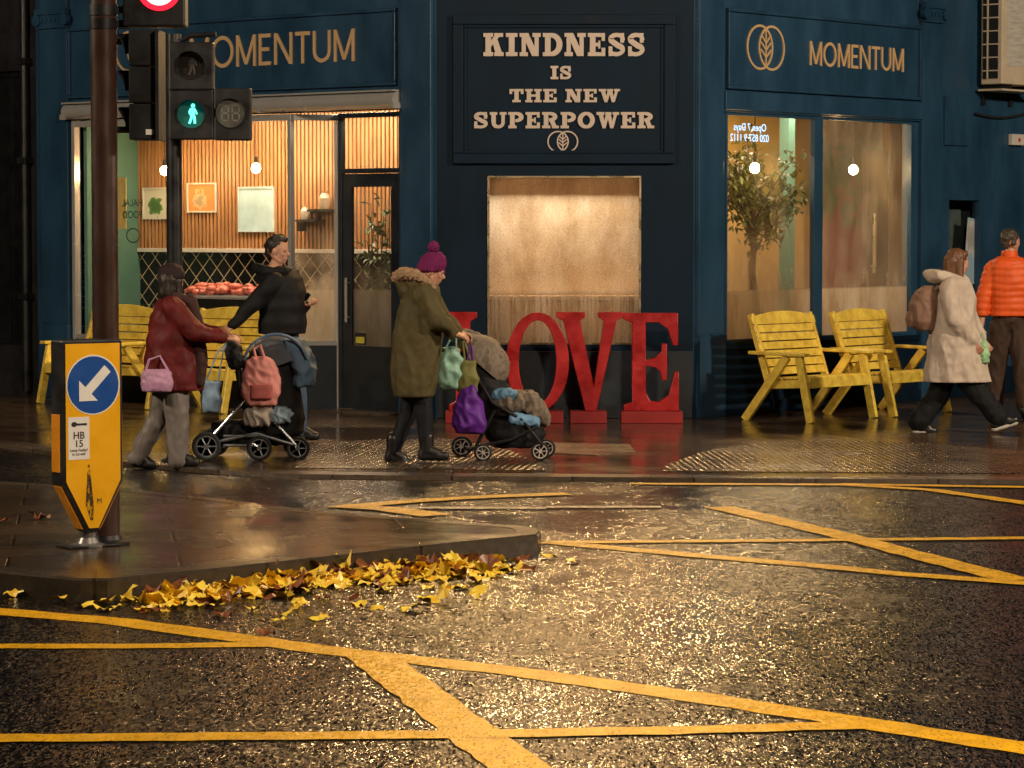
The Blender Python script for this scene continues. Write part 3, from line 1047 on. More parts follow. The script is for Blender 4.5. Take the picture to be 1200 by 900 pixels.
LB = 1.2
xbl = FL.x(165, LB); xbr = FL.x(482, LB)
TEAL = mat('teal_wall_paint', (.09, .21, .17), .6, var=.12)
room(FL, [(lo0 + .06, .13), (xbl, LB), (xbr, LB), (lo1 + .01, .46)], ltop + .25, (TEAL, OAKDARK, OAKDARK))
sz_ = FL.px(240, 291, LB - .06)[1]
mb = MB(); x = xbl + .03
while x < xbr - .06:
    mb.box(x, x + .034, LB - .072, LB - .021, sz_, ltop + .2); x += .058
bpart('slatted_wall', mb, OAK, FL, smooth=None)
sz2 = sz_
mb = MB(); mb.box(xbl + .03, xbr - .05, LB - .10, LB - .021, sz_ - .045, sz_ - .001)
bpart('wall_ledge', mb, WHITE, FL, smooth=None, bevel=.004)
def tiles():
    m, t, b, n, l = nt('dark_herringbone_tiles')
    v = coords(n, l)
    s = n.new('ShaderNodeSeparateXYZ'); l.new(v, s.inputs[0])
    out = []
    for sg in (1, -1):
        u = math_n(n, l, 'ADD', s.outputs['Z'], math_n(n, l, 'MULTIPLY', s.outputs['X'], sg * 1.0))
        fr_ = math_n(n, l, 'FRACT', math_n(n, l, 'MULTIPLY', u, 4.6), 0)
        out.append(math_n(n, l, 'LESS_THAN', fr_, .07))
    g = math_n(n, l, 'MAXIMUM', out[0], out[1])
    l.new(ramp(n, l, g, [(.4, (.008, .008, .009)), (.6, (.45, .36, .22))]), b.inputs['Base Color'])
    b.inputs['Roughness'].default_value = .15
    return m
mb = MB(); mb.box(xbl + .03, xbr - .05, LB - .04, LB - .0205, .02, sz_ - .046)
bpart('tiled_wall', mb, tiles(), FL, smooth=None)

CB = 1.5
room(FC, [(.05, .13), (.05, CB), (WC - .05, CB), (WC - .05, .13)], 3.2, (PLASTER, mat('tan_plaster', (.20, .105, .04), .7, var=.6, vs=2), PLASTER))

RB = 1.8
rbl = FR.x(850, RB) - .06; rbr = FR.x(1064, RB)
def mural():
    m, t, b, n, l = nt('painted_mural')
    v = coords(n, l)
    s = n.new('ShaderNodeSeparateXYZ'); l.new(v, s.inputs[0])
    nz = noise_t(n, l, v, 2.0, 4, .55)
    zz = math_n(n, l, 'ADD', s.outputs['Z'], maprange(n, l, nz, .3, .7, -.5, .5))
    mu = ramp(n, l, maprange(n, l, zz, .6, 3.2, 0, 1), [(.15, (.36, .22, .13)), (.32, (.42, .11, .08)), (.50, (.36, .10, .08)), (.60, (.14, .19, .06)), (.80, (.06, .15, .05)), (.95, (.40, .30, .13))])
    cr = ramp(n, l, maprange(n, l, zz, .6, 3.2, 0, 1), [(.2, (.46, .30, .14)), (.5, (.42, .26, .08)), (.64, (.12, .12, .03)), (.9, (.30, .18, .03))])
    mx = n.new('ShaderNodeMix'); mx.data_type = 'RGBA'
    l.new(maprange(n, l, math_n(n, l, 'ADD', s.outputs['X'], maprange(n, l, nz, .3, .7, -.1, .1)), FR.x(945, RB), FR.x(972, RB), 0, 1), mx.inputs['Factor'])
    l.new(cr, mx.inputs['A']); l.new(mu, mx.inputs['B'])
    l.new(mx.outputs['Result'], b.inputs['Base Color'])
    b.inputs['Roughness'].default_value = .7
    return m
room(FR, [(rx0 - .04, .13), (rbl, RB), (rbr, RB), (rx1 + .04, .13)], rz1 + .3, (PLASTER, mural(), mat('dark_wood_panel', (.2, .075, .03), .5, var=.3, stretch=(5, 5, .5))))
da, db = FR.x(1016, RB - .1), FR.x(1060, RB - .1)
mb = MB(); mb.box(da, db - .36, RB - .10, RB - .022, .02, 2.75)
idr = bpart('interior_door', mb, mat('dark_wood_door', (.11, .035, .016), .45, var=.3, stretch=(5, 5, .5)), FR, smooth=None)
mb = MB(); hz0, hz1 = FR.px(1020, 320, RB - .15)[1], FR.px(1020, 250, RB - .15)[1]; mb.tube([(da + .08, RB - .15, hz0), (da + .08, RB - .15, hz1)], .022, 10)
for hz in (hz0 + .08, hz1 - .08): mb.tube([(da + .08, RB - .15, hz), (da + .08, RB - .095, hz)], .012, 8)
mb.build('handle', mat('pale_brass', (.7, .55, .3), .3, .6), idr)
mb = MB(); mb.box(db - .355, db, RB - .12, RB - .022, .02, rz1 + .25); bpart('timber_post', mb, OAK, FR, smooth=None)
tpx = FR.x(922, 1.2); mb = MB(); mb.box(tpx - .06, tpx + .06, 1.14, 1.26, .02, rz1 + .29); bpart('interior_post', mb, TEAL, FR, smooth=None)

# neighbouring dark building and its drainpipe
nb = thing('neighbouring_building', 'unlit blackish building beyond the blue corner shop', 'building', Matrix.Translation(FL.M @ Vector((LEND, 0, 0))) @ FL.R)
NBM = mat('soot_dark_render', (.010, .010, .012), .6, var=.5, vs=3, bump=.2, bs=12)
mb = MB(); wall_open(mb, -9, -.004, 0, 7, [(-.95, -.38, .55, 3.6)], .10, .3)
mb.build('wall', NBM, nb, smooth=None)
mb = MB(); frame_rect(mb, -.95, -.38, .55, 3.6, .06, .16, .24); mb.box(-.69, -.64, .17, .23, .61, 3.54); mb.box(-.89, -.44, .19, .21, .61, 3.54)
mb.build('shuttered_opening', mat('black_paint', (.006, .006, .007), .4), nb, smooth=None)
dp = FL.x(30, .03)
pipe = thing('drainpipe', 'black cast drainpipe running down beside the blue corner pilaster', 'drainpipe', Matrix.Translation(FL.M @ Vector((dp, .03, 0))) @ FL.R)
mb = MB(); mb.tube([(0, 0, .05), (0, 0, 6)], .045, 12); mb.build('pipe', DARKMETAL, pipe)
for z in (1.1, 2.6, FL.px(30, 72, .03)[1]):
    mb = MB(); mb.box(-.07, .07, -.06, .069, z - .035, z + .035); mb.build('bracket', DARKMETAL, pipe, smooth=None, bevel=.006)
# ------------------------------------------------------------------ lamps the street has (out of frame, up high)
LAMP_HEAD = glow('lamp_lens', (1, .72, .42), 6)
def street_lamp(loc, aim, h, watts, label, colr=(1, .80, .58), arm=1.2):
    loc = Vector(loc)
    t = thing('street_lamp', label, 'street lamp', Matrix.Translation(loc))
    mb = MB(); mb.tube([(0, 0, 0), (0, 0, 1.2), (0, 0, 1.25), (0, 0, h)], [.09, .09, .065, .05], 14); mb.build('column', DARKMETAL, t)
    d = Vector((aim[0] - loc.x, aim[1] - loc.y, 0)).normalized()
    e = d * arm
    mb = MB(); mb.tube([(0, 0, h - .02), tuple(e * .5 + Vector((0, 0, h + .12))), tuple(e + Vector((0, 0, h + .12)))], .035, 10); mb.build('arm', DARKMETAL, t)
    M = Matrix.Translation(e + Vector((0, 0, h + .12))) @ Matrix.Rotation(math.atan2(d.y, d.x), 4, 'Z')
    mb = MB(); mb.loft([((.3, 0, -.06), .30, .13), ((.3, 0, .0), .32, .15), ((.3, 0, .06), .22, .08)]); mb.build('lantern', DARKMETAL, t, M)
    ld = bpy.data.lights.new('lamp_light', 'SPOT'); ld.energy = watts; ld.color = colr; ld.spot_size = rad(150); ld.spot_blend = .6; ld.shadow_soft_size = .4
    lo = bpy.data.objects.new('lamp_light', ld); COL.objects.link(lo); lo.parent = t
    lo.location = e + d * .3 + Vector((0, 0, h + .0))
    tgt = Vector(aim) - (loc + lo.location)
    lo.rotation_euler = tgt.to_track_quat('-Z', 'Y').to_euler()
    return t
street_lamp((13.5, 17.5, 0), (2.5, 29, .5), 7.0, L_KEY_RIGHT, 'street lamp with one arm on the pavement side to the east')
street_lamp((-13, 16, 0), (-2, 29, .5), 7.0, L_KEY_LEFT, 'street lamp with one arm on the pavement side to the west')
street_lamp((3.9, 8.0, ROADZ), (-.3, 20, 0), 7.5, L_FRONT, 'street lamp on the near footway across the road from the shop')
def wall_lamp(fr, x, z, watts, label, aim):
    t = thing('wall_floodlight', label, 'wall lamp', Matrix.Translation(fr.M @ Vector((x, 0, z))) @ fr.R)
    mb = MB(); mb.box(-.05, .05, -.03, -.001, -.08, .08); mb.build('back_plate', DARKMETAL, t, smooth=None)
    mb = MB(); mb.tube([(0, -.03, 0), (0, -.45, .06)], .015, 8); mb.build('arm', DARKMETAL, t)
    mb = MB(); mb.box(-.14, .14, -.58, -.44, .0, .10); mb.build('housing', DARKMETAL, t, smooth=None, bevel=.01)
    mb = MB(); mb.box(-.12, .12, -.57, -.45, -.006, -.001); mb.build('lens', glow('floodlight_lens', (1, .62, .26), 25), t, smooth=None)
    ld = bpy.data.lights.new('lamp_light', 'SPOT'); ld.energy = watts; ld.color = (1, .60, .24); ld.spot_size = rad(120); ld.spot_blend = .6; ld.shadow_soft_size = .13
    lo = bpy.data.objects.new('lamp_light', ld); COL.objects.link(lo); lo.parent = t
    lo.location = (0, -.51, -.12)
    tgt = Vector((aim[0], aim[1], aim[2])) - Vector((0, -.51, -.12))
    lo.rotation_euler = tgt.to_track_quat('-Z', 'Y').to_euler()
wall_lamp(FC, .35, 5.15, L_WALL, 'wall floodlight above the navy panel, nearer the door', (0, -8, -2.6))
wall_lamp(FC, 2.15, 5.15, L_WALL, 'wall floodlight above the navy panel, farther from the door', (0, -8, -2.6))

# ------------------------------------------------------------------ signs on the building
def sign_frame(fr, x0, x1, z0, z1, m, name, label, t=.05, y=-.02):
    T0 = thing(name, label, 'shop sign', Matrix.Translation(fr.M @ Vector((x0, 0, z0))) @ fr.R)
    w_, h_ = x1 - x0, z1 - z0
    mb = MB(); mb.box(t, w_ - t, y, -.0012, t, h_ - t); mb.build('panel', m, T0, smooth=None)
    mb = MB(); frame_rect(mb, 0, w_, 0, h_, t, y - .035, -.0012)
    mb.build('moulding', m, T0, smooth=None, bevel=.008)
    return T0
# centre
ax0, az1 = FC.px(531, 17); ax1, az0 = FC.px(790, 192)
S = sign_frame(FC, ax0, ax1, az0, az1, NAVY, 'shop_sign', 'navy wall panel reading KINDNESS IS THE NEW SUPERPOWER in cream letters', t=.10)
mb = MB(); frame_rect(mb, .101, ax1 - ax0 - .101, .101, az1 - az0 - .101, .03, -.038, -.0212); mb.build('inner_moulding', NAVY, S, smooth=None, bevel=.006)
def cl(txt, xa, xb, ya, yb):
    x0, z0 = FC.px(xa, yb); x1, z1 = FC.px(xb, ya)
    mb = MB(); write(mb, txt, SLAB, x0 - ax0, z0 - az0, z1 - z0, -.0202, .02, spacing=.10, space=.42, width=x1 - x0)
    mb.build('lettering', LETTER_CREAM, S, smooth=None)
cl('KINDNESS', 566.5, 755.5, 39, 66)
cl('IS', 645, 669.5, 77.5, 93)
cl('THE NEW', 597, 726.5, 104.5, 120)
cl('SUPERPOWER', 555, 766.5, 131.5, 150.5)
ex, ez = FC.px(659.5, 166)
mb = MB(); emblem(mb, ex - ax0, ez - az0, .098, -.0202, .012, .013); mb.build('emblem', LETTER_CREAM, S, smooth=None)
# right
bx0, bz1 = FR.px(850, 9); bx1 = FR.x(1075); bz0_ = FR.px(850, 104)[1]
S = sign_frame(FR, bx0, bx1, bz0_, bz1, BLUE, 'shop_sign', 'blue fascia with gold rings emblem beside gold MOMENTUM, over the yellow paired benches', t=.035, y=-.012)
x0, z0 = FR.px(947, 76.5); x1 = FR.x(1055.5); z1 = FR.px(947, 48)[1]
mb = MB(); write(mb, 'MOMENTUM', SANS, x0 - bx0, z0 - bz0_, z1 - z0, -.0122, .012, spacing=.12, width=x1 - x0); mb.build('lettering', LETTER_GOLD, S, smooth=None)
ex, ez = FR.px(895.5, 56)
mb = MB(); emblem(mb, ex - bx0, ez - bz0_, .215, -.0122, .012, .024); mb.build('emblem', LETTER_GOLD, S, smooth=None)
# left
dx0_, dz1_ = FL.px(82, 26)[0], FL.px(450, 10)[1]; dx1_ = FL.x(467); dz0_ = FL.px(440, 101)[1]
S = sign_frame(FL, dx0_, dx1_, dz0_, dz1_, BLUE, 'shop_sign', 'blue fascia with gold MOMENTUM above the steel roller shutter box', t=.035, y=-.012)
x1, z0 = FL.px(417.5, 71.5); z1 = FL.px(417.5, 33.5)[1]; xo = FL.x(251)
totw = lambda s: sum(SANS[c][0] + .12 for c in s) - .12
sxx = (x1 - xo) / ((totw('OMENTUM') - .0) * (z1 - z0))
full = totw('MOMENTUM') * (z1 - z0) * sxx
mb = MB(); write(mb, 'MOMENTUM', SANS, x1 - full - dx0_, z0 - dz0_, z1 - z0, -.0122, .012, spacing=.12, width=full); mb.build('lettering', LETTER_GOLD, S, smooth=None)
ex, ez = FL.px(160, 60)
mb = MB(); emblem(mb, ex - dx0_, ez - dz0_, .205, -.0122, .012, .024); mb.build('emblem', LETTER_GOLD, S, smooth=None)

# ------------------------------------------------------------------ LOVE letters
YV = ground(640, 496).y
FV = Frame((PLc.x, YV, 0), 0)
def vx(px, py): return FV.px(px, py)
def love(ch, label, poly_px, plinth_px, ring_=None):
    xm = (vx(plinth_px[0], 490)[0] + vx(plinth_px[1], 490)[0]) / 2
    t = thing('letter_' + 'block', label, 'letter', Matrix.Translation(FV.M @ Vector((xm, 0, 0))), 'big red LOVE letters')
    pz = vx(700, 482)[1]
    mb = MB(); mb.box(vx(plinth_px[0], 490)[0] - xm, vx(plinth_px[1], 490)[0] - xm, -.03, .25, 0, pz - .001)
    mb.build('plinth', REDPLINTH, t, smooth=None, bevel=.006)
    mb = MB()
    if ring_:
        (cx, cy, rxo, rzo, rxi, rzi) = ring_
        c = vx(cx, cy); s = vx(cx + 1, cy)[0] - c[0]
        n_ = 48
        vs_ = []
        for q in range(n_):
            a = 2 * PI * q / n_
            for (rx_, rz_) in ((rxo, rzo), (rxi, rzi)):
                for y in (.04, .18):
                    vs_.append((c[0] - xm + rx_ * s * math.cos(a), y, c[1] + rz_ * s * math.sin(a)))
        fs_ = []
        for q in range(n_):
            a, b = 4 * q, 4 * ((q + 1) % n_)
            fs_ += [(a, b, b + 2, a + 2), (a + 1, a + 3, b + 3, b + 1), (a, a + 1, b + 1, b), (a + 2, b + 2, b + 3, a + 3)]
        mb.add(vs_, fs_)
    else:
        pts = [(lambda q: (q[0] - xm, q[1]))(vx(*p)) for p in poly_px]
        mb.prism(pts, .04, .18)
    mb.build('letter', RED, t, smooth=40, bevel=.006)
love('L', 'big red letter L half hidden behind the dark pushchair',
     [(525, 366), (559, 366), (559, 372), (551, 377), (551, 472), (570, 472), (580, 462), (582, 448), (587, 448), (587, 482), (526, 482), (526, 475), (534, 470), (534, 377), (525, 372)], (522, 588))
love('O', 'big red letter O with rounded ring shape beside the letter V', None, (600, 660), (630, 424.5, 37, 58, 22, 49))
love('V', 'big red letter V on a narrow red plinth',
     [(652, 366), (686, 366), (686, 372), (680, 376), (696, 452), (708, 376), (701, 372), (701, 366), (731, 366), (731, 372), (723, 376), (699, 482), (686, 482), (660, 376), (652, 372)], (668, 711))
love('E', 'big red letter E at the end of the word, nearest the yellow benches',
     [(731, 367), (795, 367), (795, 405), (789, 405), (783, 386), (772, 378), (757, 378), (757, 422), (768, 420), (776, 412), (776, 403), (782, 403), (782, 446), (776, 446), (774, 436), (768, 431), (757, 429), (757, 460), (762, 470), (772, 472), (784, 464), (791, 436), (796, 436), (796, 482), (731, 482), (731, 475), (741, 472), (741, 378), (731, 375)], (728, 800))

# ------------------------------------------------------------------ yellow benches
def make_bench(label):
    t = thing('garden_bench', label, 'bench', Matrix.Identity(4), 'yellow wooden benches outside the shop')
    W = .50
    def plank(a, b, w_, th, up):
        """board from a to b: w_ across, th thick along up"""
        a, b = Vector(a), Vector(b)
        d = (b - a); L = d.length; d.normalize()
        u = Vector(up); u = (u - d * u.dot(d)).normalized(); s = d.cross(u)
        M = Matrix((( *[d[0], s[0], u[0], a[0]],), (*[d[1], s[1], u[1], a[1]],), (*[d[2], s[2], u[2], a[2]],), (0, 0, 0, 1)))
        mb = MB(); mb.box(0, L, -w_ / 2, w_ / 2, -th / 2, th / 2, M); return mb
    for s in (-1, 1):
        x = s * (W + .03)
        plank((x, -.24, .625), (x, -.38, 0), .045, .085, (0, 1, 0)).build('leg', YELLOW, t, smooth=None, bevel=.006)
        plank((x, -.10, .625), (x, .40, 0), .045, .085, (0, 1, 0)).build('leg', YELLOW, t, smooth=None, bevel=.006)
        plank((x + s * .004, .33, .655), (x + s * .004, -.34, .645), .10, .032, (0, 0, 1)).build('armrest', YELLOW, t, smooth=None, bevel=.008)
        plank((s * (W - .02), .14, .33), (s * (W - .02), .375, 1.02), .04, .07, (0, 1, 0)).build('back_post', YELLOW, t, smooth=None, bevel=.005)
        plank((s * (W - .022), -.31, .37), (s * (W - .022), .18, .345), .036, .08, (0, 0, 1)).build('seat_rail', YELLOW, t, smooth=None, bevel=.004)
    mb = MB(); mb.box(-W, W, -.345, -.315, .325, .43); mb.build('front_rail', YELLOW, t, smooth=None, bevel=.006)
    for k in range(5):
        y = -.27 + k * .093; z = .428 - k * .006
        mb = MB(); mb.box(-W, W, y - .042, y + .042, z - .012, z + .012); mb.build('seat_slat', YELLOW, t, smooth=None, bevel=.004)
    bd = Vector((0, .235, .69)).normalized()
    for k in range(6):
        c = Vector((0, .125, .33)) + bd * (.15 + k * .086)
        plank((-W - .01, c.y, c.z), (W + .01, c.y, c.z), .074, .022, (0, -.95, .32)).build('back_slat', YELLOW, t, smooth=None, bevel=.004)
    # arched top board
    c = Vector((0, .125, .33)) + bd * .625
    n_ = 14
    top = [(-W - .02 + (2 * W + .04) * i / n_, .075 + .055 * math.sin(PI * i / n_)) for i in range(n_ + 1)]
    poly = [(-W - .02, 0), (W + .02, 0)] + top[::-1]
    tilt = Matrix.Translation(c + Vector((0, -.004, 0))) @ Matrix.Rotation(-math.atan2(.235, .69), 4, 'X')
    mb = MB(); mb.prism(poly, -.015, .012, tilt); mb.build('top_board', YELLOW, t, smooth=30, bevel=.005)
    return t
def copy_tree(o, parent=None):
    c = o.copy(); COL.objects.link(c)
    if parent: c.parent = parent
    for ch in list(o.children): copy_tree(ch, c)
    return c
b0 = make_bench('yellow slatted bench standing closest to the red letter E')
def place(o, fr, x, y, turn=0, label=None):
    o.matrix_world = Matrix.Translation(fr.M @ Vector((x, y, 0))) @ fr.R @ Matrix.Rotation(turn, 4, 'Z')
    if label: o['label'] = label
def local(fr, px, py):
    return fr.Mi @ ground(px, py)
g1, g2 = local(FR, 949, 496), local(FR, 1026, 489.5)
place(b0, FR, (g1.x + g2.x) / 2, min(-.52, (g1.y + g2.y) / 2 + .38), rad(-1))
b1 = copy_tree(b0); g3 = local(FR, 1043, 489)
place(b1, FR, g3.x + .55, min(-.50, g3.y + .38), rad(2), 'yellow slatted bench just behind the woman in the cream coat')
b2 = copy_tree(b0); place(b2, FL, FL.x(268, -.25), -.50, rad(1), 'yellow slatted bench behind the man in black')
b3 = copy_tree(b0); place(b3, FL, FL.x(137, -.25), -.50, rad(-2), 'yellow slatted bench partly behind the brown pole')

# ------------------------------------------------------------------ bollard, poles, signals
BG = ground(103, 640, ISZ)
t = thing('traffic_bollard', 'yellow keep left bollard with white arrow on blue disc, sticker HB 15', 'bollard', Matrix.Translation(BG) @ Matrix.Rotation(rad(36), 4, 'Z'))
BY = mat('bollard_yellow', (.80, .40, .01), .3, var=.08, vs=5, coat=.3)
hexa = lambda s, e=0: [(-.19 + s, 1.15 - s), (.19 - s, 1.15 - s), (.19 - s, .36 + s * .4), (.04 - s * .5, .085 + s), (-.04 + s * .5, .085 + s), (-.19 + s, .36 + s * .4)]
mb = MB(); mb.prism(hexa(0), -.065, .065); mb.build('housing', BLACK, t, smooth=None, bevel=.012)
for yy in ((-.0725, -.0655), (.0655, .0725)):
    mb = MB(); mb.prism(hexa(.022), *yy); mb.build('face_panel', BY, t, smooth=None)
OR = mat('amber_reflector', (.85, .33, .02), .25, var=.1, coat=.4)
for s in (-1, 1):
    mb = MB(); mb.box(*sorted((s * .1905, s * .197)), -.045, .045, .42, .74); mb.build('reflector', OR, t, smooth=None, bevel=.002)
    a = Vector((s * .19, .36)); b = Vector((s * .04, .085)); d = (b - a).normalized(); nn = Vector((s * abs(d.y), -abs(d.x)))
    q = [a + d * .02 + nn * .001, b - d * .02 + nn * .001, b - d * .02 + nn * .007, a + d * .02 + nn * .007]
    mb = MB(); mb.prism([(p.x, p.y) for p in q], -.045, .045); mb.build('reflector', OR, t, smooth=None)
BLUED = mat('sign_blue', (.012, .07, .30), .3, var=.05, coat=.3)
WH_ = mat('sign_white', (.75, .73, .70), .35, var=.05, coat=.3)
mb = MB(); mb.prism(arc(0, .90, .166, .166, 0, 360, 40)[:-1], -.0745, -.0728); mb.build('disc_rim', WH_, t, smooth=None)
mb = MB(); mb.prism(arc(0, .90, .158, .158, 0, 360, 40)[:-1], -.0765, -.0747); dsc = mb.build('disc', BLUED, t, smooth=None)
ar = [(-1, 0), (-.35, .52), (-.35, .17), (1, .17), (1, -.17), (-.35, -.17), (-.35, -.52)]
ar = [(-.62 * 1.0, -.0)] and [(x * .125, z * .155) for x, z in ar]
ca, sa = math.cos(rad(45)), math.sin(rad(45))
mb = MB(); mb.prism([(x * ca - z * sa, .90 + x * sa + z * ca) for x, z in ar], -.0785, -.0767); mb.build('arrow', WH_, t, smooth=None)
mb = MB(); mb.box(-.155, -.025, -.0742, -.0727, .49, .725); stk = mb.build('sticker', WH_, t, smooth=None)
INK = mat('black_ink', (.02, .015, .015), .5)
for txt, sz, z in (('HB', .055, .622), ('15', .055, .577), ('Lamp Faulty?', .021, .542), ('01 222 6699', .016, .519)):
    bfont('sticker_print', txt, sz, INK, stk, Matrix.Translation((-.09, -.0752, z)) @ UPRIGHT, .0005, bold=.012)
mb = MB(); mb.prism(arc(-.118, .685, .018, .014, 0, 360, 16)[:-1], -.0752, -.0743); mb.box(-.10, -.04, -.0752, -.0743, .678, .690); mb.build('sticker_logo', INK, stk, smooth=None)
bfont('maker_mark', 'M', .04, INK, t, Matrix.Translation((.035, -.0735, .255)) @ UPRIGHT, .0005)
def stain_mat():
    m, tt, b, n, l = nt('rust_stain')
    out = [x for x in n if x.type == 'OUTPUT_MATERIAL'][0]
    b.inputs['Base Color'].default_value = (.05, .025, .008, 1); b.inputs['Roughness'].default_value = .8
    v = coords(n, l, (60, 60, 26)); f = noise_t(n, l, v, 1, 4, .7)
    tr = n.new('ShaderNodeBsdfTransparent'); mx = n.new('ShaderNodeMixShader')
    l.new(maprange(n, l, f, .40, .55, 0, .85), mx.inputs[0]); l.new(tr.outputs[0], mx.inputs[1]); l.new(b.outputs[0], mx.inputs[2]); l.new(mx.outputs[0], out.inputs[0])
    return m
mb = MB(); mb.prism([(-.035, .46), (-.025, .46), (.0, .24), (-.005, .15), (-.02, .15), (-.05, .24)], -.0735, -.0728); mb.build('stain', stain_mat(), t, smooth=None)
mb = MB(); mb.lathe([(.10, 0), (.10, .012), (.062, .02), (.045, .05), (.05, .086)], 20); mb.build('foot', mat('dull_zinc', (.20, .19, .18), .4, .5), t)
mb = MB(); mb.box(-.16, .16, -.09, .09, .0, .012); mb.build('base_plate', DARKMETAL, t, smooth=None, bevel=.004)

PB = ground(125.5, 637, ISZ)
YP0 = PB.y
pole = thing('signal_pole', 'tall brown painted pole standing on the traffic island behind the bollard', 'pole', Matrix.Translation(PB))
mb = MB(); mb.tube([(0, 0, 0), (0, 0, 1.35), (0, 0, 1.42), (0, 0, 5.6)], [.074, .074, .0735, .0735], 24); mb.build('column', BROWNPOLE, pole)
mb = MB(); mb.lathe([(.13, 0), (.13, .015), (.085, .025), (.078, .05)], 20); mb.build('base_collar', DARKMETAL, pole)
mb = MB(); mb.box(-.035, .035, -.079, -.070, .5, .85); mb.build('access_door', BROWNPOLE, pole, smooth=None, bevel=.004)
for py in (12, 28):
    z = atY(139, py, YP0).z - ISZ
    mb = MB(); mb.tube([(0, 0, z - .03), (0, 0, z + .03)], .079, 20); mb.box(.07, .13, -.02, .02, z - .02, z + .02); mb.build('clamp', DARKMETAL, pole, smooth=35)
PP = lambda px, py, dy=0: atY(px, py, YP0 + dy)
# lit turn sign
a = PP(145, 32); b = PP(218, -42)
t = thing('illuminated_sign', 'lit box sign with red ring on white, bracketed to the brown pole', 'traffic sign', Matrix.Translation(((a.x + b.x) / 2, YP0 + .02, a.z)))
hw, hh = (b.x - a.x) / 2, b.z - a.z
mb = MB(); mb.box(-hw, hw, -.08, .08, 0, hh); mb.build('housing', BLACK, t, smooth=None, bevel=.012)
c = PP(188, -12); ccx, ccz = c.x - (a.x + b.x) / 2, c.z - a.z
s_ = 1 / 203.0
mb = MB(); mb.ribbon(arc(ccx, ccz, 21.5 * s_, 21.5 * s_, 0, 360, 40)[:-1], 6 * s_, -.086, -.0805, closed=True); mb.build('red_ring', glow('sign_red_light', (1, .01, .03), 2.2), t, smooth=None)
mb = MB(); mb.prism(arc(ccx, ccz, 18.4 * s_, 18.4 * s_, 0, 360, 40)[:-1], -.084, -.0805); mb.build('face', glow('sign_white_light', (1, .96, .88), 1.5), t, smooth=None)
mb = MB(); mb.ribbon([(ccx + 8 * s_, ccz - 10 * s_), (ccx + 8 * s_, ccz), (ccx + 2 * s_, ccz + 7 * s_), (ccx - 12 * s_, ccz + 7 * s_)], 6 * s_, -.0865, -.0845); mb.build('turn_arrow', mat('sign_black', (.03, .03, .03), .5), t, smooth=None)
# signal head seen from the side
a = PP(149, 165, .02); b = PP(185, 36, .02)
t = thing('traffic_signal', 'black traffic signal head seen from its side, hanging by the brown pole', 'traffic light', Matrix.Translation(((a.x + b.x) / 2, YP0 + .04, a.z)))
hw, hh = (b.x - a.x) / 2, b.z - a.z
mb = MB()
for k in range(3): mb.box(-hw * .72, hw, -.13, .13, hh * k / 3 + .003, hh * (k + 1) / 3 - .003)
mb.build('housing', BLACK, t, smooth=None, bevel=.008)
mb = MB(); mb.box(hw + .001, hw + .02, -.17, .17, -.0, hh); mb.build('backing_board', BLACK, t, smooth=None)
for k in range(3):
    mb = MB(); z = hh * (k + .5) / 3
    pr = []
    for q in range(13):
        an = rad(-20 + 220 * q / 12)
        pr.append((z, an))
    vs_, fs_ = [], []
    for (zz, an) in pr:
        for (xx, r_) in ((-hw * .72, .088), (-hw * .72 - .075 * (.35 + .65 * max(0, math.sin(an))), .086)):
            vs_.append((xx, r_ * math.cos(an), zz + r_ * math.sin(an)))
            vs_.append((xx, (r_ - .006) * math.cos(an), zz + (r_ - .006) * math.sin(an)))
    for q in range(12):
        o_ = 4 * q
        fs_ += [(o_, o_ + 2, o_ + 6, o_ + 4), (o_ + 1, o_ + 5, o_ + 7, o_ + 3), (o_ + 2, o_ + 3, o_ + 7, o_ + 6)]
    mb.add(vs_, fs_); mb.build('visor', BLACK, t, smooth=40)
for z in (.06, hh - .06):
    mb = MB(); mb.tube([(-hw - .10, -.03, z), (-hw * .72, -.03, z)], .018, 8); mb.build('bracket', DARKMETAL, t)
mb = MB(); mb.box(hw * .35, hw * .86, -.136, -.1305, .03, .06); mb.build('label_plate', WH_, t, smooth=None)

# second pole with the crossing signal
P2 = ground(206, 541, 0)
YQ = P2.y
pole2 = thing('crossing_pole', 'slim dark pole on the far pavement carrying the green man signal', 'pole', Matrix.Translation(P2))
topz = atY(206, 40, YQ).z
mb = MB(); mb.tube([(0, 0, 0), (0, 0, topz)], .062, 20); mb.build('column', DARKMETAL, pole2)
mb = MB(); mb.lathe([(.12, 0), (.12, .015), (.075, .03), (.066, .06)], 20); mb.build('base_collar', DARKMETAL, pole2)
QQ = lambda px, py, dy=0: atY(px, py, YQ - .20 + dy)
def ring_hood(mb, cx, cz, r, y, L, a0=-30, a1=210):
    vs_, fs_ = [], []
    N = 16
    for q in range(N + 1):
        an = rad(a0 + (a1 - a0) * q / N)
        for yy, rr in ((y, r), (y - L * (.3 + .7 * max(0, math.sin(an))), r * .98)):
            for dr in (0, -.006): vs_.append((cx + (rr + dr) * math.cos(an), yy, cz + (rr + dr) * math.sin(an)))
    for q in range(N):
        o_ = 4 * q
        fs_ += [(o_, o_ + 2, o_ + 6, o_ + 4), (o_ + 1, o_ + 5, o_ + 7, o_ + 3), (o_ + 2, o_ + 3, o_ + 7, o_ + 6)]
    mb.add(vs_, fs_)
a = QQ(198, 164); b = QQ(250, 49)
t = thing('pedestrian_signal', 'black two lens crossing signal showing a lit green walking man', 'traffic light', Matrix.Translation((a.x, YQ - .20, a.z)))
w_, hh = b.x - a.x, b.z - a.z
mb = MB(); mb.box(0, w_, 0, .13, .003, hh * .505); mb.box(0, w_, .0, .13, hh * .51, hh); mb.build('housing', BLACK, t, smooth=None, bevel=.012)
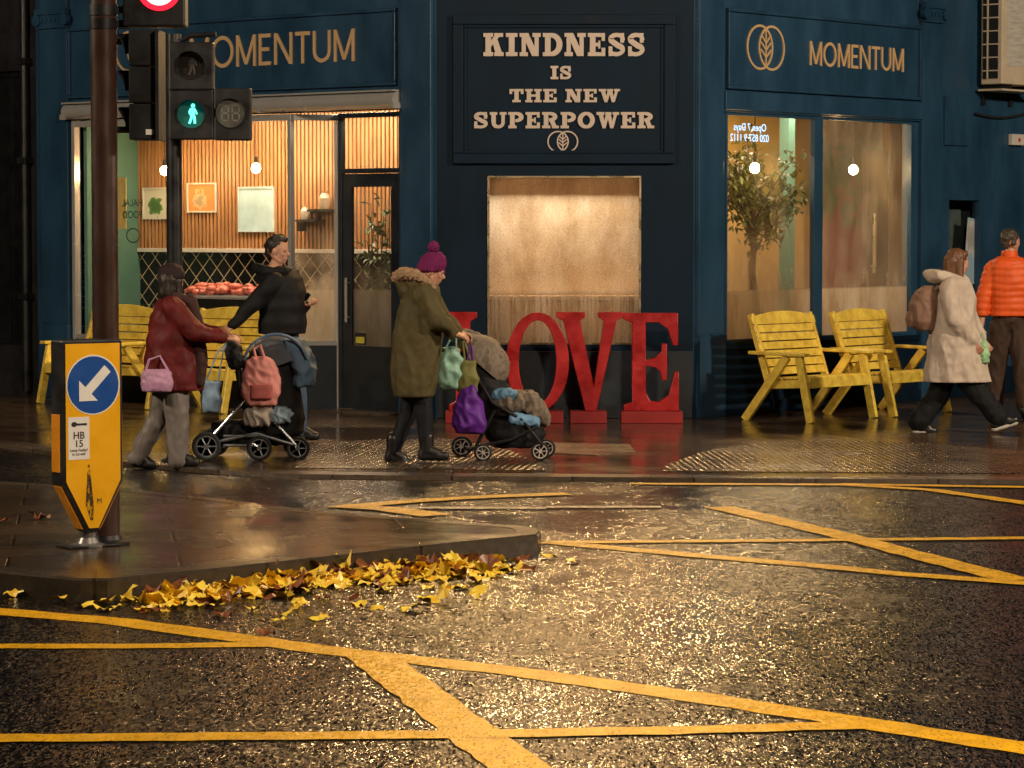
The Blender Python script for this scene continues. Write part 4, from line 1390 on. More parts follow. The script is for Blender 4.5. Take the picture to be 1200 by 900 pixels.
for k, zc in enumerate((hh * .26, hh * .755)):
    mb = MB(); ring_hood(mb, w_ * .5, zc, .118, 0, .13); mb.build('visor', BLACK, t, smooth=40)
    mb = MB(); mb.prism(arc(w_ * .5, zc, .108, .108, 0, 360, 32)[:-1], -.006, -.001)
    ln = mb.build('lens', glow('green_lens', (.0, .20, .16), .14) if k == 0 else mat('dark_lens', (.02, .018, .018), .15, coat=.5), t, smooth=None)
    fg = MB()
    def bone(p, q, w1): fg.ribbon([p, q], w1, -.0105, -.0065)
    X, Z, s = w_ * .5 + .012, zc, .0095
    fg.prism(arc(X + .3 * s, Z + 7.2 * s, 1.7 * s, 1.7 * s, 0, 360, 14)[:-1], -.0105, -.0065)
    fg.prism([(X - 2 * s, Z + 5.2 * s), (X + 1.8 * s, Z + 5.2 * s), (X + 1.7 * s, Z - .2 * s), (X - 1.7 * s, Z - .2 * s)], -.0112, -.0065)
    fg.ribbon([(X - .9 * s, Z + .2 * s), (X - 1.2 * s, Z - 3.5 * s), (X - 2.8 * s, Z - 7.5 * s)], 1.9 * s, -.0118, -.0065)
    fg.ribbon([(X + .7 * s, Z + .2 * s), (X + 1.6 * s, Z - 3.4 * s), (X + 1.8 * s, Z - 7.5 * s)], 1.9 * s, -.0124, -.0065)
    fg.ribbon([(X - 1.4 * s, Z + 5 * s), (X - 2.9 * s, Z + 2.2 * s), (X - 2.2 * s, Z - .2 * s)], 1.2 * s, -.013, -.0065)
    fg.ribbon([(X + 1.3 * s, Z + 5 * s), (X + 2.7 * s, Z + 2.4 * s), (X + 3.6 * s, Z + .2 * s)], 1.2 * s, -.0136, -.0065)
    fg.build('figure', glow('green_man', (.12, 1, .8), 2.2) if k == 0 else mat('dead_figure', (.05, .04, .04), .4), ln, smooth=None)
mb = MB(); mb.box(.01, .06, .13, .19, hh * .2, hh * .26); mb.box(.01, .06, .13, .19, hh * .74, hh * .8); mb.build('bracket', DARKMETAL, t, smooth=None)
mb = MB(); mb.tube([(w_ * .2, .05, hh), (w_ * .5, .03, hh + .05), (w_ + .02, .02, hh + .06)], .02, 8); mb.build('top_bracket', DARKMETAL, t)
a = QQ(250.5, 164.5); b = QQ(294, 103)
t = thing('countdown_signal', 'square black countdown unit with unlit double digits beside the green man', 'traffic light', Matrix.Translation((a.x, YQ - .20, a.z)))
w_, hh = b.x - a.x, b.z - a.z
mb = MB(); mb.box(.002, w_, .0, .12, 0, hh); mb.build('housing', BLACK, t, smooth=None, bevel=.012)
mb = MB(); ring_hood(mb, w_ * .45, hh * .52, .122, 0, .05, 0, 360); mb.build('visor', BLACK, t, smooth=40)
mb = MB(); mb.prism(arc(w_ * .45, hh * .52, .114, .114, 0, 360, 32)[:-1], -.006, -.001); ln = mb.build('lens', mat('grey_lens', (.10, .10, .09), .12, coat=.6, var=.5, vs=9), t, smooth=None)
sg = MB()
for dxx in (-.042, .042):
    X, Z, hw2, hh2 = w_ * .45 + dxx, hh * .52, .026, .058
    for (x0, z0, x1, z1) in ((-1, 1, 1, 1), (-1, 0, 1, 0), (-1, -1, 1, -1), (-1, 0, -1, 1), (1, 0, 1, 1), (-1, -1, -1, 0), (1, -1, 1, 0)):
        if z0 == z1: sg.box(X - hw2 + .007, X + hw2 - .007, -.009, -.0065, Z + z0 * hh2 - .006, Z + z0 * hh2 + .006)
        else: sg.box(X + x0 * hw2 - .006, X + x0 * hw2 + .006, -.009, -.0065, Z + z0 * hh2 + .008, Z + z1 * hh2 - .008)
sg.build('digits', mat('unlit_segments', (.16, .16, .14), .4), ln, smooth=None)

# ------------------------------------------------------------------ air conditioner and wall fittings
a0, z0 = FR.px(1148, 99, -.06); z1 = FR.px(1148, -46, -.06)[1]
t = thing('air_conditioner', 'beige wall mounted air conditioning unit above the man in orange', 'air conditioner', Matrix.Translation(FR.M @ Vector((a0, -.07, z0))) @ FR.R)
BEIGE = mat('beige_casing', (.55, .46, .34), .5, var=.12, vs=4)
wd, dp_, hh = .85, .27, z1 - z0
mb = MB(); mb.box(.004, wd, -dp_, 0, 0, hh); mb.build('casing', BEIGE, t, smooth=None, bevel=.012)
mb = MB(); mb.box(-.004, .0035, -dp_ + .05, -.03, .06, hh - .06); g = mb.build('side_coil', mat('dark_coil', (.01, .011, .013), .5), t, smooth=None)
mb = MB(); z = .14
while z < hh - .06:
    mb.box(-.016, -.0045, -dp_ + .05, -.03, z, z + .014); z += .145
mb.box(-.017, -.0045, -.10, -.085, .06, hh - .06); mb.build('guard_bars', BEIGE, t, smooth=None)
mb = MB(); mb.box(.10, .62, -dp_ - .006, -dp_ - .0005, .2, hh - .1); mb.build('label_sheet', mat('paper_sheet', (.5, .47, .42), .6, var=.25, vs=14, stretch=(.4, 1, 3)), t, smooth=None)
mb = MB()
for x in (.12, .7):
    mb = MB(); mb.box(x, x + .05, -dp_ - .04, .068, -.05, -.002); mb.box(x, x + .05, .03, .068, -.22, -.052)
    mb.build('bracket', DARKMETAL, t, smooth=None, bevel=.004)
mb = MB(); mb.box(-.02, .9, -dp_ - .02, .02, -.075, -.052); mb.build('drip_tray', BEIGE, t, smooth=None, bevel=.004)
a0, z0 = FR.px(1184, 170, -.03); a1 = FR.x(1197, -.03)
t = thing('alarm_box', 'small white box with a red spot on the blue wall under the air conditioner', 'alarm', Matrix.Translation(FR.M @ Vector((a0, 0, z0))) @ FR.R)
mb = MB(); mb.box(0, a1 - a0, -.06, -.001, 0, .125); mb.build('casing', WHITE, t, smooth=None, bevel=.008)
mb = MB(); mb.prism(arc((a1 - a0) * .55, .06, .024, .024, 0, 360, 16)[:-1], -.064, -.0605); mb.build('lamp', mat('red_plastic', (.5, .05, .03), .4), t, smooth=None)
t = thing('cable', 'dark cable drooping along the blue wall beneath the air conditioner', 'cable', Matrix.Translation(FR.M @ Vector((a0, 0, z0))) @ FR.R)
pts = []
for q in range(13):
    x_, z_ = FR.px(1142 + 60 * q / 12, 133 + 5 * math.sin(q * .26), -.02)
    pts.append((x_ - a0, -.03, z_ - z0))
mb = MB(); mb.tube(pts, .014, 8); mb.build('sheath', RUBBER, t)

def poster(fr, pa, pb, off, m, label, name='poster', cat='poster', th=.006, frame=None, lean=0):
    x0, z1_ = fr.px(*pa, off); x1, z0_ = fr.px(*pb, off)
    z1_ = max(z1_, fr.px(pb[0], pa[1], off)[1]) if False else z1_
    T0 = thing(name, label, cat, Matrix.Translation(fr.M @ Vector((x0, off, z0_))) @ fr.R @ Matrix.Rotation(lean, 4, 'Y'))
    w2, h2 = x1 - x0, z1_ - z0_
    if frame:
        mb = MB(); frame_rect(mb, 0, w2, 0, h2, .018, -.02, -.001); mb.build('frame', frame, T0, smooth=None)
        mb = MB(); mb.box(.0182, w2 - .0182, -.008, -.001, .0182, h2 - .0182); mb.build('print', m, T0, smooth=None)
    else:
        mb = MB(); mb.box(0, w2, -th, -.0005, 0, h2); mb.build('sheet', m, T0, smooth=None)
    return T0
def art(name, bgc, fgc, kx, kz, r, seed):
    """generic blot on a plain ground"""
    m, tt, b, n, l = nt(name)
    v = coords(n, l)
    s = n.new('ShaderNodeSeparateXYZ'); l.new(v, s.inputs[0])
    dx = math_n(n, l, 'SUBTRACT', s.outputs['X'], kx); dz = math_n(n, l, 'SUBTRACT', s.outputs['Z'], kz)
    d = math_n(n, l, 'SQRT', math_n(n, l, 'ADD', math_n(n, l, 'MULTIPLY', dx, dx), math_n(n, l, 'MULTIPLY', dz, dz)), 0)
    d = math_n(n, l, 'ADD', d, maprange(n, l, noise_t(n, l, v, 9 + seed, 4, .6), .3, .7, -.06, .06))
    l.new(ramp(n, l, maprange(n, l, d, 0, r, 0, 1), [(.3, tuple(c * .6 for c in fgc)), (.75, fgc), (.85, bgc)]), b.inputs['Base Color'])
    b.inputs['Roughness'].default_value = .5
    return m
poster(FL, (168, 220), (199, 257), LB - .075, art('green_print', (.62, .58, .46), (.12, .25, .08), .2, .15, .14, 1), 'white framed print with a green blot on the slatted wall', 'framed_print', 'picture', frame=WHITE)
poster(FL, (220, 214.5), (254.5, 249), LB - .075, art('orange_print', (.55, .24, .07), (.62, .45, .25), .2, .14, .13, 4), 'white framed orange print on the slatted wall', 'framed_print', 'picture', frame=WHITE)
poster(FL, (280, 219), (322, 272), LB - .075, mat('pale_blue_reflection', (.45, .62, .66), .4, var=.15, vs=6), 'pale blue panel standing in for a glass reflection, behind the man in black', 'reflection_panel', 'board', frame=mat('reflection_panel_edge', (.5, .6, .62), .4))  # pale reflection in the glass, put into an added panel
poster(FL, (138, 208), (148.5, 268), .075, mat('yellow_paper', (.75, .55, .18), .6, var=.2, vs=8), 'narrow yellow poster inside the glass next to the brown pole')
pst = poster(FR, (1129, 254), (1147, 330), .065, art('poster_print', (.35, .5, .62), (.65, .66, .64), .12, .5, .22, 2), 'pale blue and white poster leaning inside the small dark window', lean=rad(7))
# mirrored lettering on the window glass
def mirrored(name, txt, fr, px, py, off, size, m, parent):
    x, z = fr.px(px, py, off)
    Mloc = Matrix.Translation((x, off, z)) @ Matrix.Scale(-1, 4, (1, 0, 0)) @ UPRIGHT
    return bfont(name, txt, size, m, parent, parent.matrix_world.inverted() @ fr.M @ Mloc, .0008)
TG = mat('dark_green_lettering', (.02, .06, .05), .5)
hs = thing('window_lettering', 'dark mirrored HALAL FOOD lettering on the teal side of the shop front', 'lettering', Matrix.Translation(FL.M @ Vector((FL.x(157, .05), .05, 1.5))))
mirrored('lettering', 'HALAL', FL, 155, 238, .05, .11, TG, hs)
mirrored('lettering', 'FOOD', FL, 155, 252, .05, .11, TG, hs)
mb = MB(); c = FL.px(156, 276, .05)
mb.ribbon(arc(c[0], c[1], .10, .075, 0, 360, 24)[:-1], .012, .048, .05, closed=True)
mb.build('ring_mark', TG, hs, hs.matrix_world.inverted() @ FL.M, smooth=None)
NB = glow('pale_blue_light', (.45, .72, 1), 1.5)
ns = thing('light_sign', 'pale blue glowing mirrored lettering with opening days and phone number in window', 'light sign', Matrix.Translation(FR.M @ Vector((FR.x(878, .03), .03, 2.6))))
mirrored('lettering', 'Open 7 Days', FR, 879, 149.5, .03, .105, NB, ns)
mirrored('lettering', '020 857 9 1112', FR, 878.5, 162, .03, .105, NB, ns)

# ------------------------------------------------------------------ inside the shop
BULB = glow('bulb_glow', (1, .64, .25), 210)
def pendant(fr, px, py, off, label, ceil):
    x, z = fr.px(px, py, off)
    t = thing('pendant_lamp', label, 'lamp', Matrix.Translation(fr.M @ Vector((x, off, z))), 'bare bulb pendants in the shop')
    mb = MB(); mb.ell((0, 0, 0), (.048, .048, .052)); mb.build('bulb', BULB, t, smooth=60)
    mb = MB(); mb.tube([(0, 0, .05), (0, 0, .12)], [.022, .018], 10); mb.build('holder', BLACK, t)
    mb = MB(); mb.tube([(0, 0, .12), (0, 0, ceil - z)], .005, 6); mb.build('cord', BLACK, t)
pendant(FL, 193, 200, .62, 'glowing bare bulb nearest the brown pole, before the slatted wall', ltop + .25)
pendant(FL, 300, 197, .62, 'glowing bare bulb above the man in black, before the slatted wall', ltop + .25)
pendant(FR, 884.5, 197, .22, 'glowing bare bulb among the leaves added for the tree reflection', rz1 + .3)
pendant(FR, 1000, 199, .35, 'glowing bare bulb before the green mural', rz1 + .3)
def ceiling_lamp_or_fill(fr, x, y, z, label, watts, sx=.8, sy=.12):  # the centre strip follows a lamp glare; the others are added fill
    t = thing('ceiling_light', label, 'ceiling light', Matrix.Translation(fr.M @ Vector((x, y, z))) @ fr.R)
    mb = MB(); mb.box(-sx / 2, sx / 2, -sy / 2, sy / 2, -.04, -.002); mb.build('casing', WHITE, t, smooth=None)
    ld = bpy.data.lights.new('ceiling_or_fill_glow', 'AREA'); ld.shape = 'RECTANGLE'; ld.size = sx; ld.size_y = sy; ld.energy = watts; ld.color = (1, .78, .52)
    lo = bpy.data.objects.new('ceiling_or_fill_glow', ld); COL.objects.link(lo); lo.parent = t; lo.location = (0, 0, -.045)
ceiling_lamp_or_fill(FC, WC * .5, .22, 2.75, 'strip ceiling light inside behind the steamed window', 80, 1.5)
ceiling_lamp_or_fill(FL, (xbl + lo1) / 2 + .1, .62, ltop + .25, 'added long strip fill light in front of the slatted wall', 75, 2.7)  # unseen strip, added to brighten the left room
ceiling_lamp_or_fill(FL, FL.x(440, .75), .66, ltop + .25, 'added short strip fill light just inside the shop door', 30, .5)  # added to lift the dark room behind the door glass
ceiling_lamp_or_fill(FR, (rx0 + rx1) / 2 + .5, .9, rz1 + .3, 'added strip fill light before the mural', 62, 1.8)  # unseen strip, added to brighten the right-hand windows

xa, za = FC.px(573, 347, .16)
ct = thing('window_counter', 'wooden counter running behind the steamed window', 'counter', Matrix.Translation(FC.M @ Vector((.06, .125, 0))))
mb = MB(); mb.box(0, WC - .12, -.001, .42, za - .04, za); mb.build('top', mat('oak_top', (.42, .25, .12), .4, stretch=(.5, 5, 5)), ct, smooth=None)
mb = MB(); mb.box(0, WC - .12, .03, .40, 0, za - .041); mb.build('front', mat('counter_boards', (.36, .19, .075), .5, var=.4, vs=5, stretch=(8, 8, .5)), ct, smooth=None)

cx_, cz_ = FL.px(255, 345, .35)
ct = thing('display_counter', 'low display counter in the shop window behind the benches', 'counter', Matrix.Translation(FL.M @ Vector((cx_, .52, 0))) @ FL.R)
mb = MB(); mb.box(-.75, .85, -.22, .22, .02, cz_ - .05); mb.build('cabinet', DARKMETAL, ct, smooth=None)
mb = MB(); mb.box(-.78, .88, -.25, .25, cz_ - .049, cz_ - .02); mb.build('top', STEEL, ct, smooth=None, bevel=.004)
tr = thing('food_tray', 'long steel tray heaped with pinkish red food on the display counter', 'tray', Matrix.Translation(FL.M @ Vector((cx_, .50, cz_ - .019))) @ FL.R)
mb = MB(); mb.box(-.55, .6, -.18, .18, 0, .012); mb.build('tray', STEEL, tr, smooth=None)
mb = MB()
for k in range(70):
    x = random.uniform(-.5, .55); y = random.uniform(-.14, .14)
    r = random.uniform(.035, .06)
    mb.ell((x, y, .03 + random.uniform(0, .10) * (1 - abs(y) / .2)), (r * 1.5, r, r * .7), Matrix.Rotation(random.uniform(0, 3), 3, 'Z'), 10, 6)
mb.build('heap', mat('pink_food', (.5, .13, .09), .35, var=.5, vs=30), tr, smooth=60)
for (pa, pb, lab) in (((346, 257), (372, 260), 'lower'), ((362, 245), (389, 248), 'upper')):
    x0, z0 = FL.px(pa[0], pb[1], LB - .2); x1, _ = FL.px(pb[0], pb[1], LB - .2)
    t = thing('wall_shelf', 'dark %s shelf on the slatted wall near the bay glass' % lab, 'shelf', Matrix.Translation(FL.M @ Vector((x0, LB - .065, z0))) @ FL.R)
    mb = MB(); mb.box(0, x1 - x0, -.17, 0, 0, .025); mb.build('board', BLACK, t, smooth=None)
    mb = MB(); mb.box(.02, .04, -.14, 0, -.1, -.001); mb.build('bracket', BLACK, t, smooth=None)
    for k, (fx, r, h, c, lb) in enumerate((((.3, .05, .13, (.55, .45, .35), 'small cream'), (.75, .035, .10, (.2, .1, .05), 'small brown')) if lab == 'lower' else ((.55, .065, .17, (.5, .38, .25), 'round tan'),))):
        j = thing('shelf_jar', '%s jar on the dark %s wall shelf' % (lb, lab), 'jar', FL.M @ Vector((x0 + (x1 - x0) * fx, LB - .15, z0 + .025)))
        mb = MB(); mb.lathe([(r * .8, 0), (r, h * .2), (r, h * .7), (r * .5, h)], 14); mb.build('body', mat('shelf_jar_%s' % lb, c, .3), j)
        mb = MB(); mb.lathe([(r * .55, h + .001), (r * .55, h + .02)], 14); mb.build('lid', OAK, j)

# added leaves behind the door glass in place of reflected street trees
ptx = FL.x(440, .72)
t = thing('door_reflection_leaves', 'leafy green stand-in for reflected trees in the glass of the shop door', 'reflection stand-in', FL.M @ Vector((ptx, .72, .02)))
mb = MB(); mb.lathe([(.10, 0), (.14, .02), (.16, .34), (.145, .34), (.14, .3)], 18); mb.build('stand_in_pot', mat('stand_in_pot_dark', (.05, .045, .04), .5), t)
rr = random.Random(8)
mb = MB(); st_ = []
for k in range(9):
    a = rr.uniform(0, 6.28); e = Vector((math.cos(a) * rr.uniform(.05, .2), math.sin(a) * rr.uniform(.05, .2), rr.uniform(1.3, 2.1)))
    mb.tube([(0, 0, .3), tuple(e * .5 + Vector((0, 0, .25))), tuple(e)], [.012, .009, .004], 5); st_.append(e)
mb.build('reflection_stems', mat('reflection_stem', (.06, .07, .02), .7), t)
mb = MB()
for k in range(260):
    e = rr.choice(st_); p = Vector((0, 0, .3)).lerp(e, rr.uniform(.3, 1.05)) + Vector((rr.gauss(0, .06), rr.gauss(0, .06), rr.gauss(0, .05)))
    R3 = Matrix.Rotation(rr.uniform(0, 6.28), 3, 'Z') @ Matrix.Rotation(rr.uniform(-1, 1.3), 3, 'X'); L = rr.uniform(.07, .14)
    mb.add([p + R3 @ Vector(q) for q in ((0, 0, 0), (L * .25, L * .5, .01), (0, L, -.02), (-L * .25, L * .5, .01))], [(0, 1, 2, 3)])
mb.build('leaves', mat('reflection_leaves', (.10, .16, .07), .4, var=.4, vs=4), t, smooth=None)
tt = thing('door_notice', 'small yellow and black notice stuck low on the door glass', 'notice', FL.M @ Vector((FL.x(423, .39), .38, FL.px(423, 397, .38)[1])))
mb = MB(); mb.box(-.075, .075, -.004, .004, -.06, .06); mb.build('backing', INK, tt, FL.R, smooth=None)
mb = MB(); mb.box(-.06, .06, -.006, -.0045, -.045, .02); mb.build('yellow_patch', mat('notice_yellow', (.55, .5, .06), .4), tt, FL.R, smooth=None)

# added tree behind the right-hand window in place of a street tree's reflection
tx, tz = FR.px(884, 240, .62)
t = thing('tree_reflection_stand_in', 'leafy stand-in for a reflected street tree, behind the misted window glass', 'reflection stand-in', FR.M @ Vector((tx, .62, .02)))
mb = MB(); mb.lathe([(.14, 0), (.19, .02), (.22, .42), (.20, .42), (.19, .38)], 20); mb.build('stand_in_pot', mat('stand_in_pot_dark', (.05, .045, .04), .5), t)
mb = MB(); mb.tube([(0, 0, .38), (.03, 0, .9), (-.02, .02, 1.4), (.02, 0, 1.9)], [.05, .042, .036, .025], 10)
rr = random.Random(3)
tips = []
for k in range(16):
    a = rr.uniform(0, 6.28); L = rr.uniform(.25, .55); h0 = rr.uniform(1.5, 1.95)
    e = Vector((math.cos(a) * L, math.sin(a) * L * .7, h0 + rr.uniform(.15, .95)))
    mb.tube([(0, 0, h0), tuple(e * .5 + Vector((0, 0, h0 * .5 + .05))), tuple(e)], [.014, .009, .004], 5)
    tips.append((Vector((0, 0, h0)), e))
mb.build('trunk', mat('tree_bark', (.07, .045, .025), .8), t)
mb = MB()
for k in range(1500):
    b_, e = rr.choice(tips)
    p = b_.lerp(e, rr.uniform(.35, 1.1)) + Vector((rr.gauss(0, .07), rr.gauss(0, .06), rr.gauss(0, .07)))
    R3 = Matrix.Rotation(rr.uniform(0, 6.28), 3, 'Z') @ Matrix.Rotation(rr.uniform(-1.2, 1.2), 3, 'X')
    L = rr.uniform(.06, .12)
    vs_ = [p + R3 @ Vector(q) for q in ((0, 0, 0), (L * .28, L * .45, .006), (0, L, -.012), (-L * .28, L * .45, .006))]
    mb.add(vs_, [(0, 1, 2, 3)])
lf = mat('reflected_tree_leaves', (.07, .085, .02), .45, var=.5, vs=3)
mb.build('reflected_tree_crown', lf, t, smooth=None)
# ------------------------------------------------------------------ people
HAIRD = mat('dark_hair', (.018, .012, .009), .5, var=.4, vs=40, stretch=(1, 1, .3))
HAIRB = mat('brown_hair', (.13, .055, .022), .5, var=.4, vs=40, stretch=(1, 1, .3))
EYEM = mat('eye_dark', (.02, .015, .012), .2)
SHOE = mat('black_shoe', (.012, .011, .011), .4)
SOLE = mat('pale_sole', (.55, .50, .45), .6)

def cloth(name, col, rough=.75, var=.22, vs=9, bump=.25, bs=120, **k):
    return mat(name, col, rough, var=var, vs=vs, bump=bump, bs=bs, spec=.3, **k)

def unit(v):
    return Vector(v).normalized()

def head_prims(mb, c, f, up=Vector((0, 0, 1)), s=1.0):
    """skull, jaw, brow, nose, lips, ears around centre c, facing f"""
    f = unit(f); up = unit(up - f * up.dot(f)); sd = up.cross(f)
    M = Matrix((f, sd, up)).transposed()
    at = lambda a, b, e: c + (f * a + sd * b + up * e) * s
    mb.ell(at(-.012, 0, .028), (.098 * s, .076 * s, .092 * s), M)
    mb.ell(at(.018, 0, -.035), (.070 * s, .060 * s, .078 * s), M)
    mb.cap(at(.040, .0, -.092), .030 * s, at(.058, 0, -.090), .022 * s)           # chin
    for q in (-1, 1):
        mb.cap(at(-.02, q * .052, -.045), .022 * s, at(.035, q * .034, -.085), .02 * s)   # jaw
        mb.cap(at(.066, q * .040, .014), .015 * s, at(.074, q * .012, .020), .014 * s)    # brow
        mb.cap(at(.058, q * .036, -.025), .022 * s, at(.054, q * .040, -.012), .020 * s)  # cheek
        mb.ell(at(-.008, q * .076, -.008), (.020 * s, .010 * s, .032 * s), M)              # ear
    mb.cap(at(.078, 0, .006), .010 * s, at(.103, 0, -.024), .0125 * s)             # nose
    mb.cap(at(.085, 0, -.028), .014 * s, at(.094, 0, -.03), .012 * s)
    mb.cap(at(.076, -.018, -.058), .009 * s, at(.084, 0, -.056), .010 * s)
    mb.cap(at(.076, .018, -.058), .009 * s, at(.084, 0, -.056), .010 * s)
    mb.cap(at(.074, -.014, -.068), .010 * s, at(.080, .0, -.069), .011 * s)
    mb.cap(at(.074, .014, -.068), .010 * s, at(.080, .0, -.069), .011 * s)
    return at, M

def hand_prims(mb, wr, d, pn, curl=.6, side=1, s=1.0):
    """palm and five fingers; d along the forearm, pn where the palm faces, side = thumb side"""
    d = unit(d); pn = unit(Vector(pn) - d * Vector(pn).dot(d)); w_ = d.cross(pn) * side
    for i in range(4):
        o = w_ * ((1.5 - i) * .019 * s)
        mb.cap(wr + o * .7, .014 * s, wr + d * .078 * s + o, .0125 * s, 8)
    L = [.066, .076, .072, .056]
    for i in range(4):
        p = wr + d * .085 * s + w_ * ((1.5 - i) * .0205 * s)
        dd = d.copy(); ax = d.cross(pn)
        for k, fr in enumerate((.45, .32, .23)):
            dd = (Matrix.Rotation(curl * (.7 if k == 0 else 1), 3, ax) @ dd)
            q = p + dd * L[i] * fr * s
            mb.cap(p, (.0092 - .0008 * k) * s, q, (.0086 - .001 * k) * s, 8)
            p = q
    p = wr + d * .02 * s + w_ * .026 * s
    dd = unit(w_ * .75 + d * .7 + pn * .35)
    q = p + dd * .045 * s; mb.cap(p, .0125 * s, q, .0105 * s, 8)
    dd = unit(dd + pn * curl * .9 + d * .3); mb.cap(q, .0105 * s, q + dd * .034 * s, .008 * s, 8)

def eyes(at, parent, off):
    mb = MB()
    for q in (-1, 1): mb.ell(at(.074, q * .030, -.001), (.008, .012, .008))
    mb.build('eyes', EYEM, parent, off=off, smooth=60)

def person(label, foot, J, face, fhead=None, tiltup=(0, 0, 1), hands=None, headscale=1.0):
    """J: world joints; one continuous body"""
    off = Vector(foot)
    t = thing('person', label, 'person', Matrix.Translation(off))
    mb = MB()
    at, M = head_prims(mb, J['head'], Vector(fhead or face), Vector(tiltup), headscale)
    mb.cap(J['head'] + Vector((0, 0, -.07)), .052, J['neck'], .058)
    mb.chain([J['neck'], J['chest'], J['waist'], J['pelvis']], [.06, .125, .115, .125])
    for s in 'NF':
        mb.chain([J['neck'], J['sh' + s]], [.055, .058])
        mb.chain([J['sh' + s], J['el' + s], J['wr' + s]], [.055, .042, .028])
        mb.chain([J['pelvis'], J['hip' + s], J['kn' + s], J['an' + s]], [.11, .085, .058, .040])
        mb.chain([J['an' + s] + Vector((0, 0, -.01)), J['toe' + s]], [.042, .03])
        if hands and s in hands:
            d, pn, curl, sd = hands[s]
            hand_prims(mb, J['wr' + s], d, pn, curl, sd)
    blob('body', mb, SKIN, t, off, .0065, 2)
    eyes(at, t, off)
    return t, off, at, M

def shoes(t, off, J, m, face_by=None, sole=None, up=0.0, L=.26):
    for s in 'NF':
        an, toe = J['an' + s], J['toe' + s]
        d = unit(toe - an) if (toe - an).length > .02 else Vector((1, 0, 0))
        fwd = unit(Vector((d.x, d.y, d.z)))
        mb = MB()
        heel = an + Vector((0, 0, -.045)) - unit(Vector((fwd.x, fwd.y, 0))) * .03
        mb.cap(heel, .044, toe, .036); mb.cap(an + Vector((0, 0, .02 + up)), .052, heel, .046); mb.cap(an + Vector((0, 0, .0)), .05, toe.lerp(an, .4), .043)
        mb.cap(toe.lerp(heel, .3), .045, toe, .04)
        lo = min(toe.z - .036, heel.z - .044)
        b = blob('shoe', mb, m, t, off, .008, 2, flat=None)
        if sole:
            mb = MB(); dn = Vector((0, 0, -.032))
            mb.cap(heel + dn, .034, toe + dn * .6, .034)
            b2 = blob('sole', mb, sole, b, off, .008, 1)

def px_person(fx, fy):
    g = ground(fx, fy, 0)
    return (lambda px, py, dy=0.0: atY(px, py, g.y + dy)), g

def coat(mb, P, rows):
    mb.loft([(P((l + r) / 2, y), (P(r, y) - P(l, y)).x / 2, ry) for (y, l, r, ry) in rows[::-1]])

# --- woman in the dark red coat
P, g = px_person(198, 546)
J = dict(head=P(202, 329), neck=P(200, 350), chest=P(202, 375), waist=P(203, 410), pelvis=P(203, 436),
         shN=P(202, 361, -.16), elN=P(228, 389, -.21), wrN=P(263, 395, -.15), shF=P(203, 361, .16), elF=P(232, 388, .20), wrF=P(265, 393, .13),
         hipN=P(204, 442, -.08), knN=P(211, 492, -.09), anN=P(210, 534, -.09), toeN=P(229, 541, -.10),
         hipF=P(200, 442, .08), knF=P(186, 490, .09), anF=P(163, 534, .09), toeF=P(177, 544, .09))
T1, off, at, M = person('person in a dark red coat and dark beanie pushing the wide pushchair', g, J, (1, 0, 0), (.55, .85, -.12), hands={'N': ((1, 0, -.1), (0, .5, -1), .75, 1), 'F': ((1, 0, -.1), (0, -.5, -1), .75, -1)})
RC = cloth('dark_red_coat', (.115, .009, .009), .6, var=.3)
mb = MB(); coat(mb, P, [(346, 192, 216, .11), (356, 183, 221, .19), (372, 177, 226, .215), (400, 173, 232, .22), (432, 170, 236, .225), (457, 168, 238, .23)])
for s in 'NF': mb.chain([J['sh' + s], J['el' + s], J['wr' + s].lerp(J['el' + s], .12)], [.088, .07, .052])
zh = P(200, 457).z
blob('coat', mb, RC, T1, off, .014, 3, fn=lambda co, no: folds(.014, 9, 4, 3)(co, no) + .0022 * math.sin(co.z * 46) , flat=zh)
mb = MB(); mb.tube([P(205, 347, -.09), P(222, 352, -.07), P(224, 353, .05), P(205, 347, .10), P(192, 344, 0)], .035, 10, closed=True)
blob('collar', mb, cloth('dark_brown_scarf', (.05, .02, .018)), T1, off, .012, 3)
mb = MB(); mb.loft([(at(-.02, 0, .012), .107, .092), (at(-.022, 0, .06), .108, .094), (at(-.03, 0, .105), .085, .075), (at(-.03, 0, .132), .035, .032)])
mb.cap(at(-.085, 0, -.03), .05, at(-.06, 0, .0), .07)
blob('beanie', mb, cloth('dark_beanie', (.022, .010, .012), vs=30), T1, off, .01, 3, fn=folds(.004, 20, 20))
mb = MB(); mb.cap(at(-.05, 0, .0), .085, at(-.06, 0, -.10), .065); mb.cap(at(-.01, -.07, .0), .035, at(-.01, -.07, -.10), .03); mb.cap(at(-.01, .07, .0), .03, at(-.01, .07, -.09), .03)
blob('hair', mb, HAIRD, T1, off, .009, 2, fn=folds(.005, 30, 8))
mb = MB(); mb.chain([P(222, 352, -.06), P(229, 378, -.05), P(233, 420, -.06), P(234, 446, -.08)], [.05, .06, .065, .05]); blob('scarf', mb, cloth('dark_brown_scarf', (.05, .02, .018)), T1, off, .012, 3, fn=folds(.012, 12, 5))
GT = cloth('light_grey_trousers', (.19, .165, .15), .4, var=.15)
mb = MB(); mb.chain([P(203, 440), J['hipN'], J['knN'] + Vector((-.02, 0, 0)), P(208, 538, -.09)], [.13, .115, .085, .075]); mb.chain([P(203, 440), J['hipF'], J['knF'], P(160, 536, .09)], [.13, .115, .085, .07])
blob('trousers', mb, GT, T1, off, .012, 3, fn=folds(.012, 12, 5, 2))
shoes(T1, off, J, SHOE)
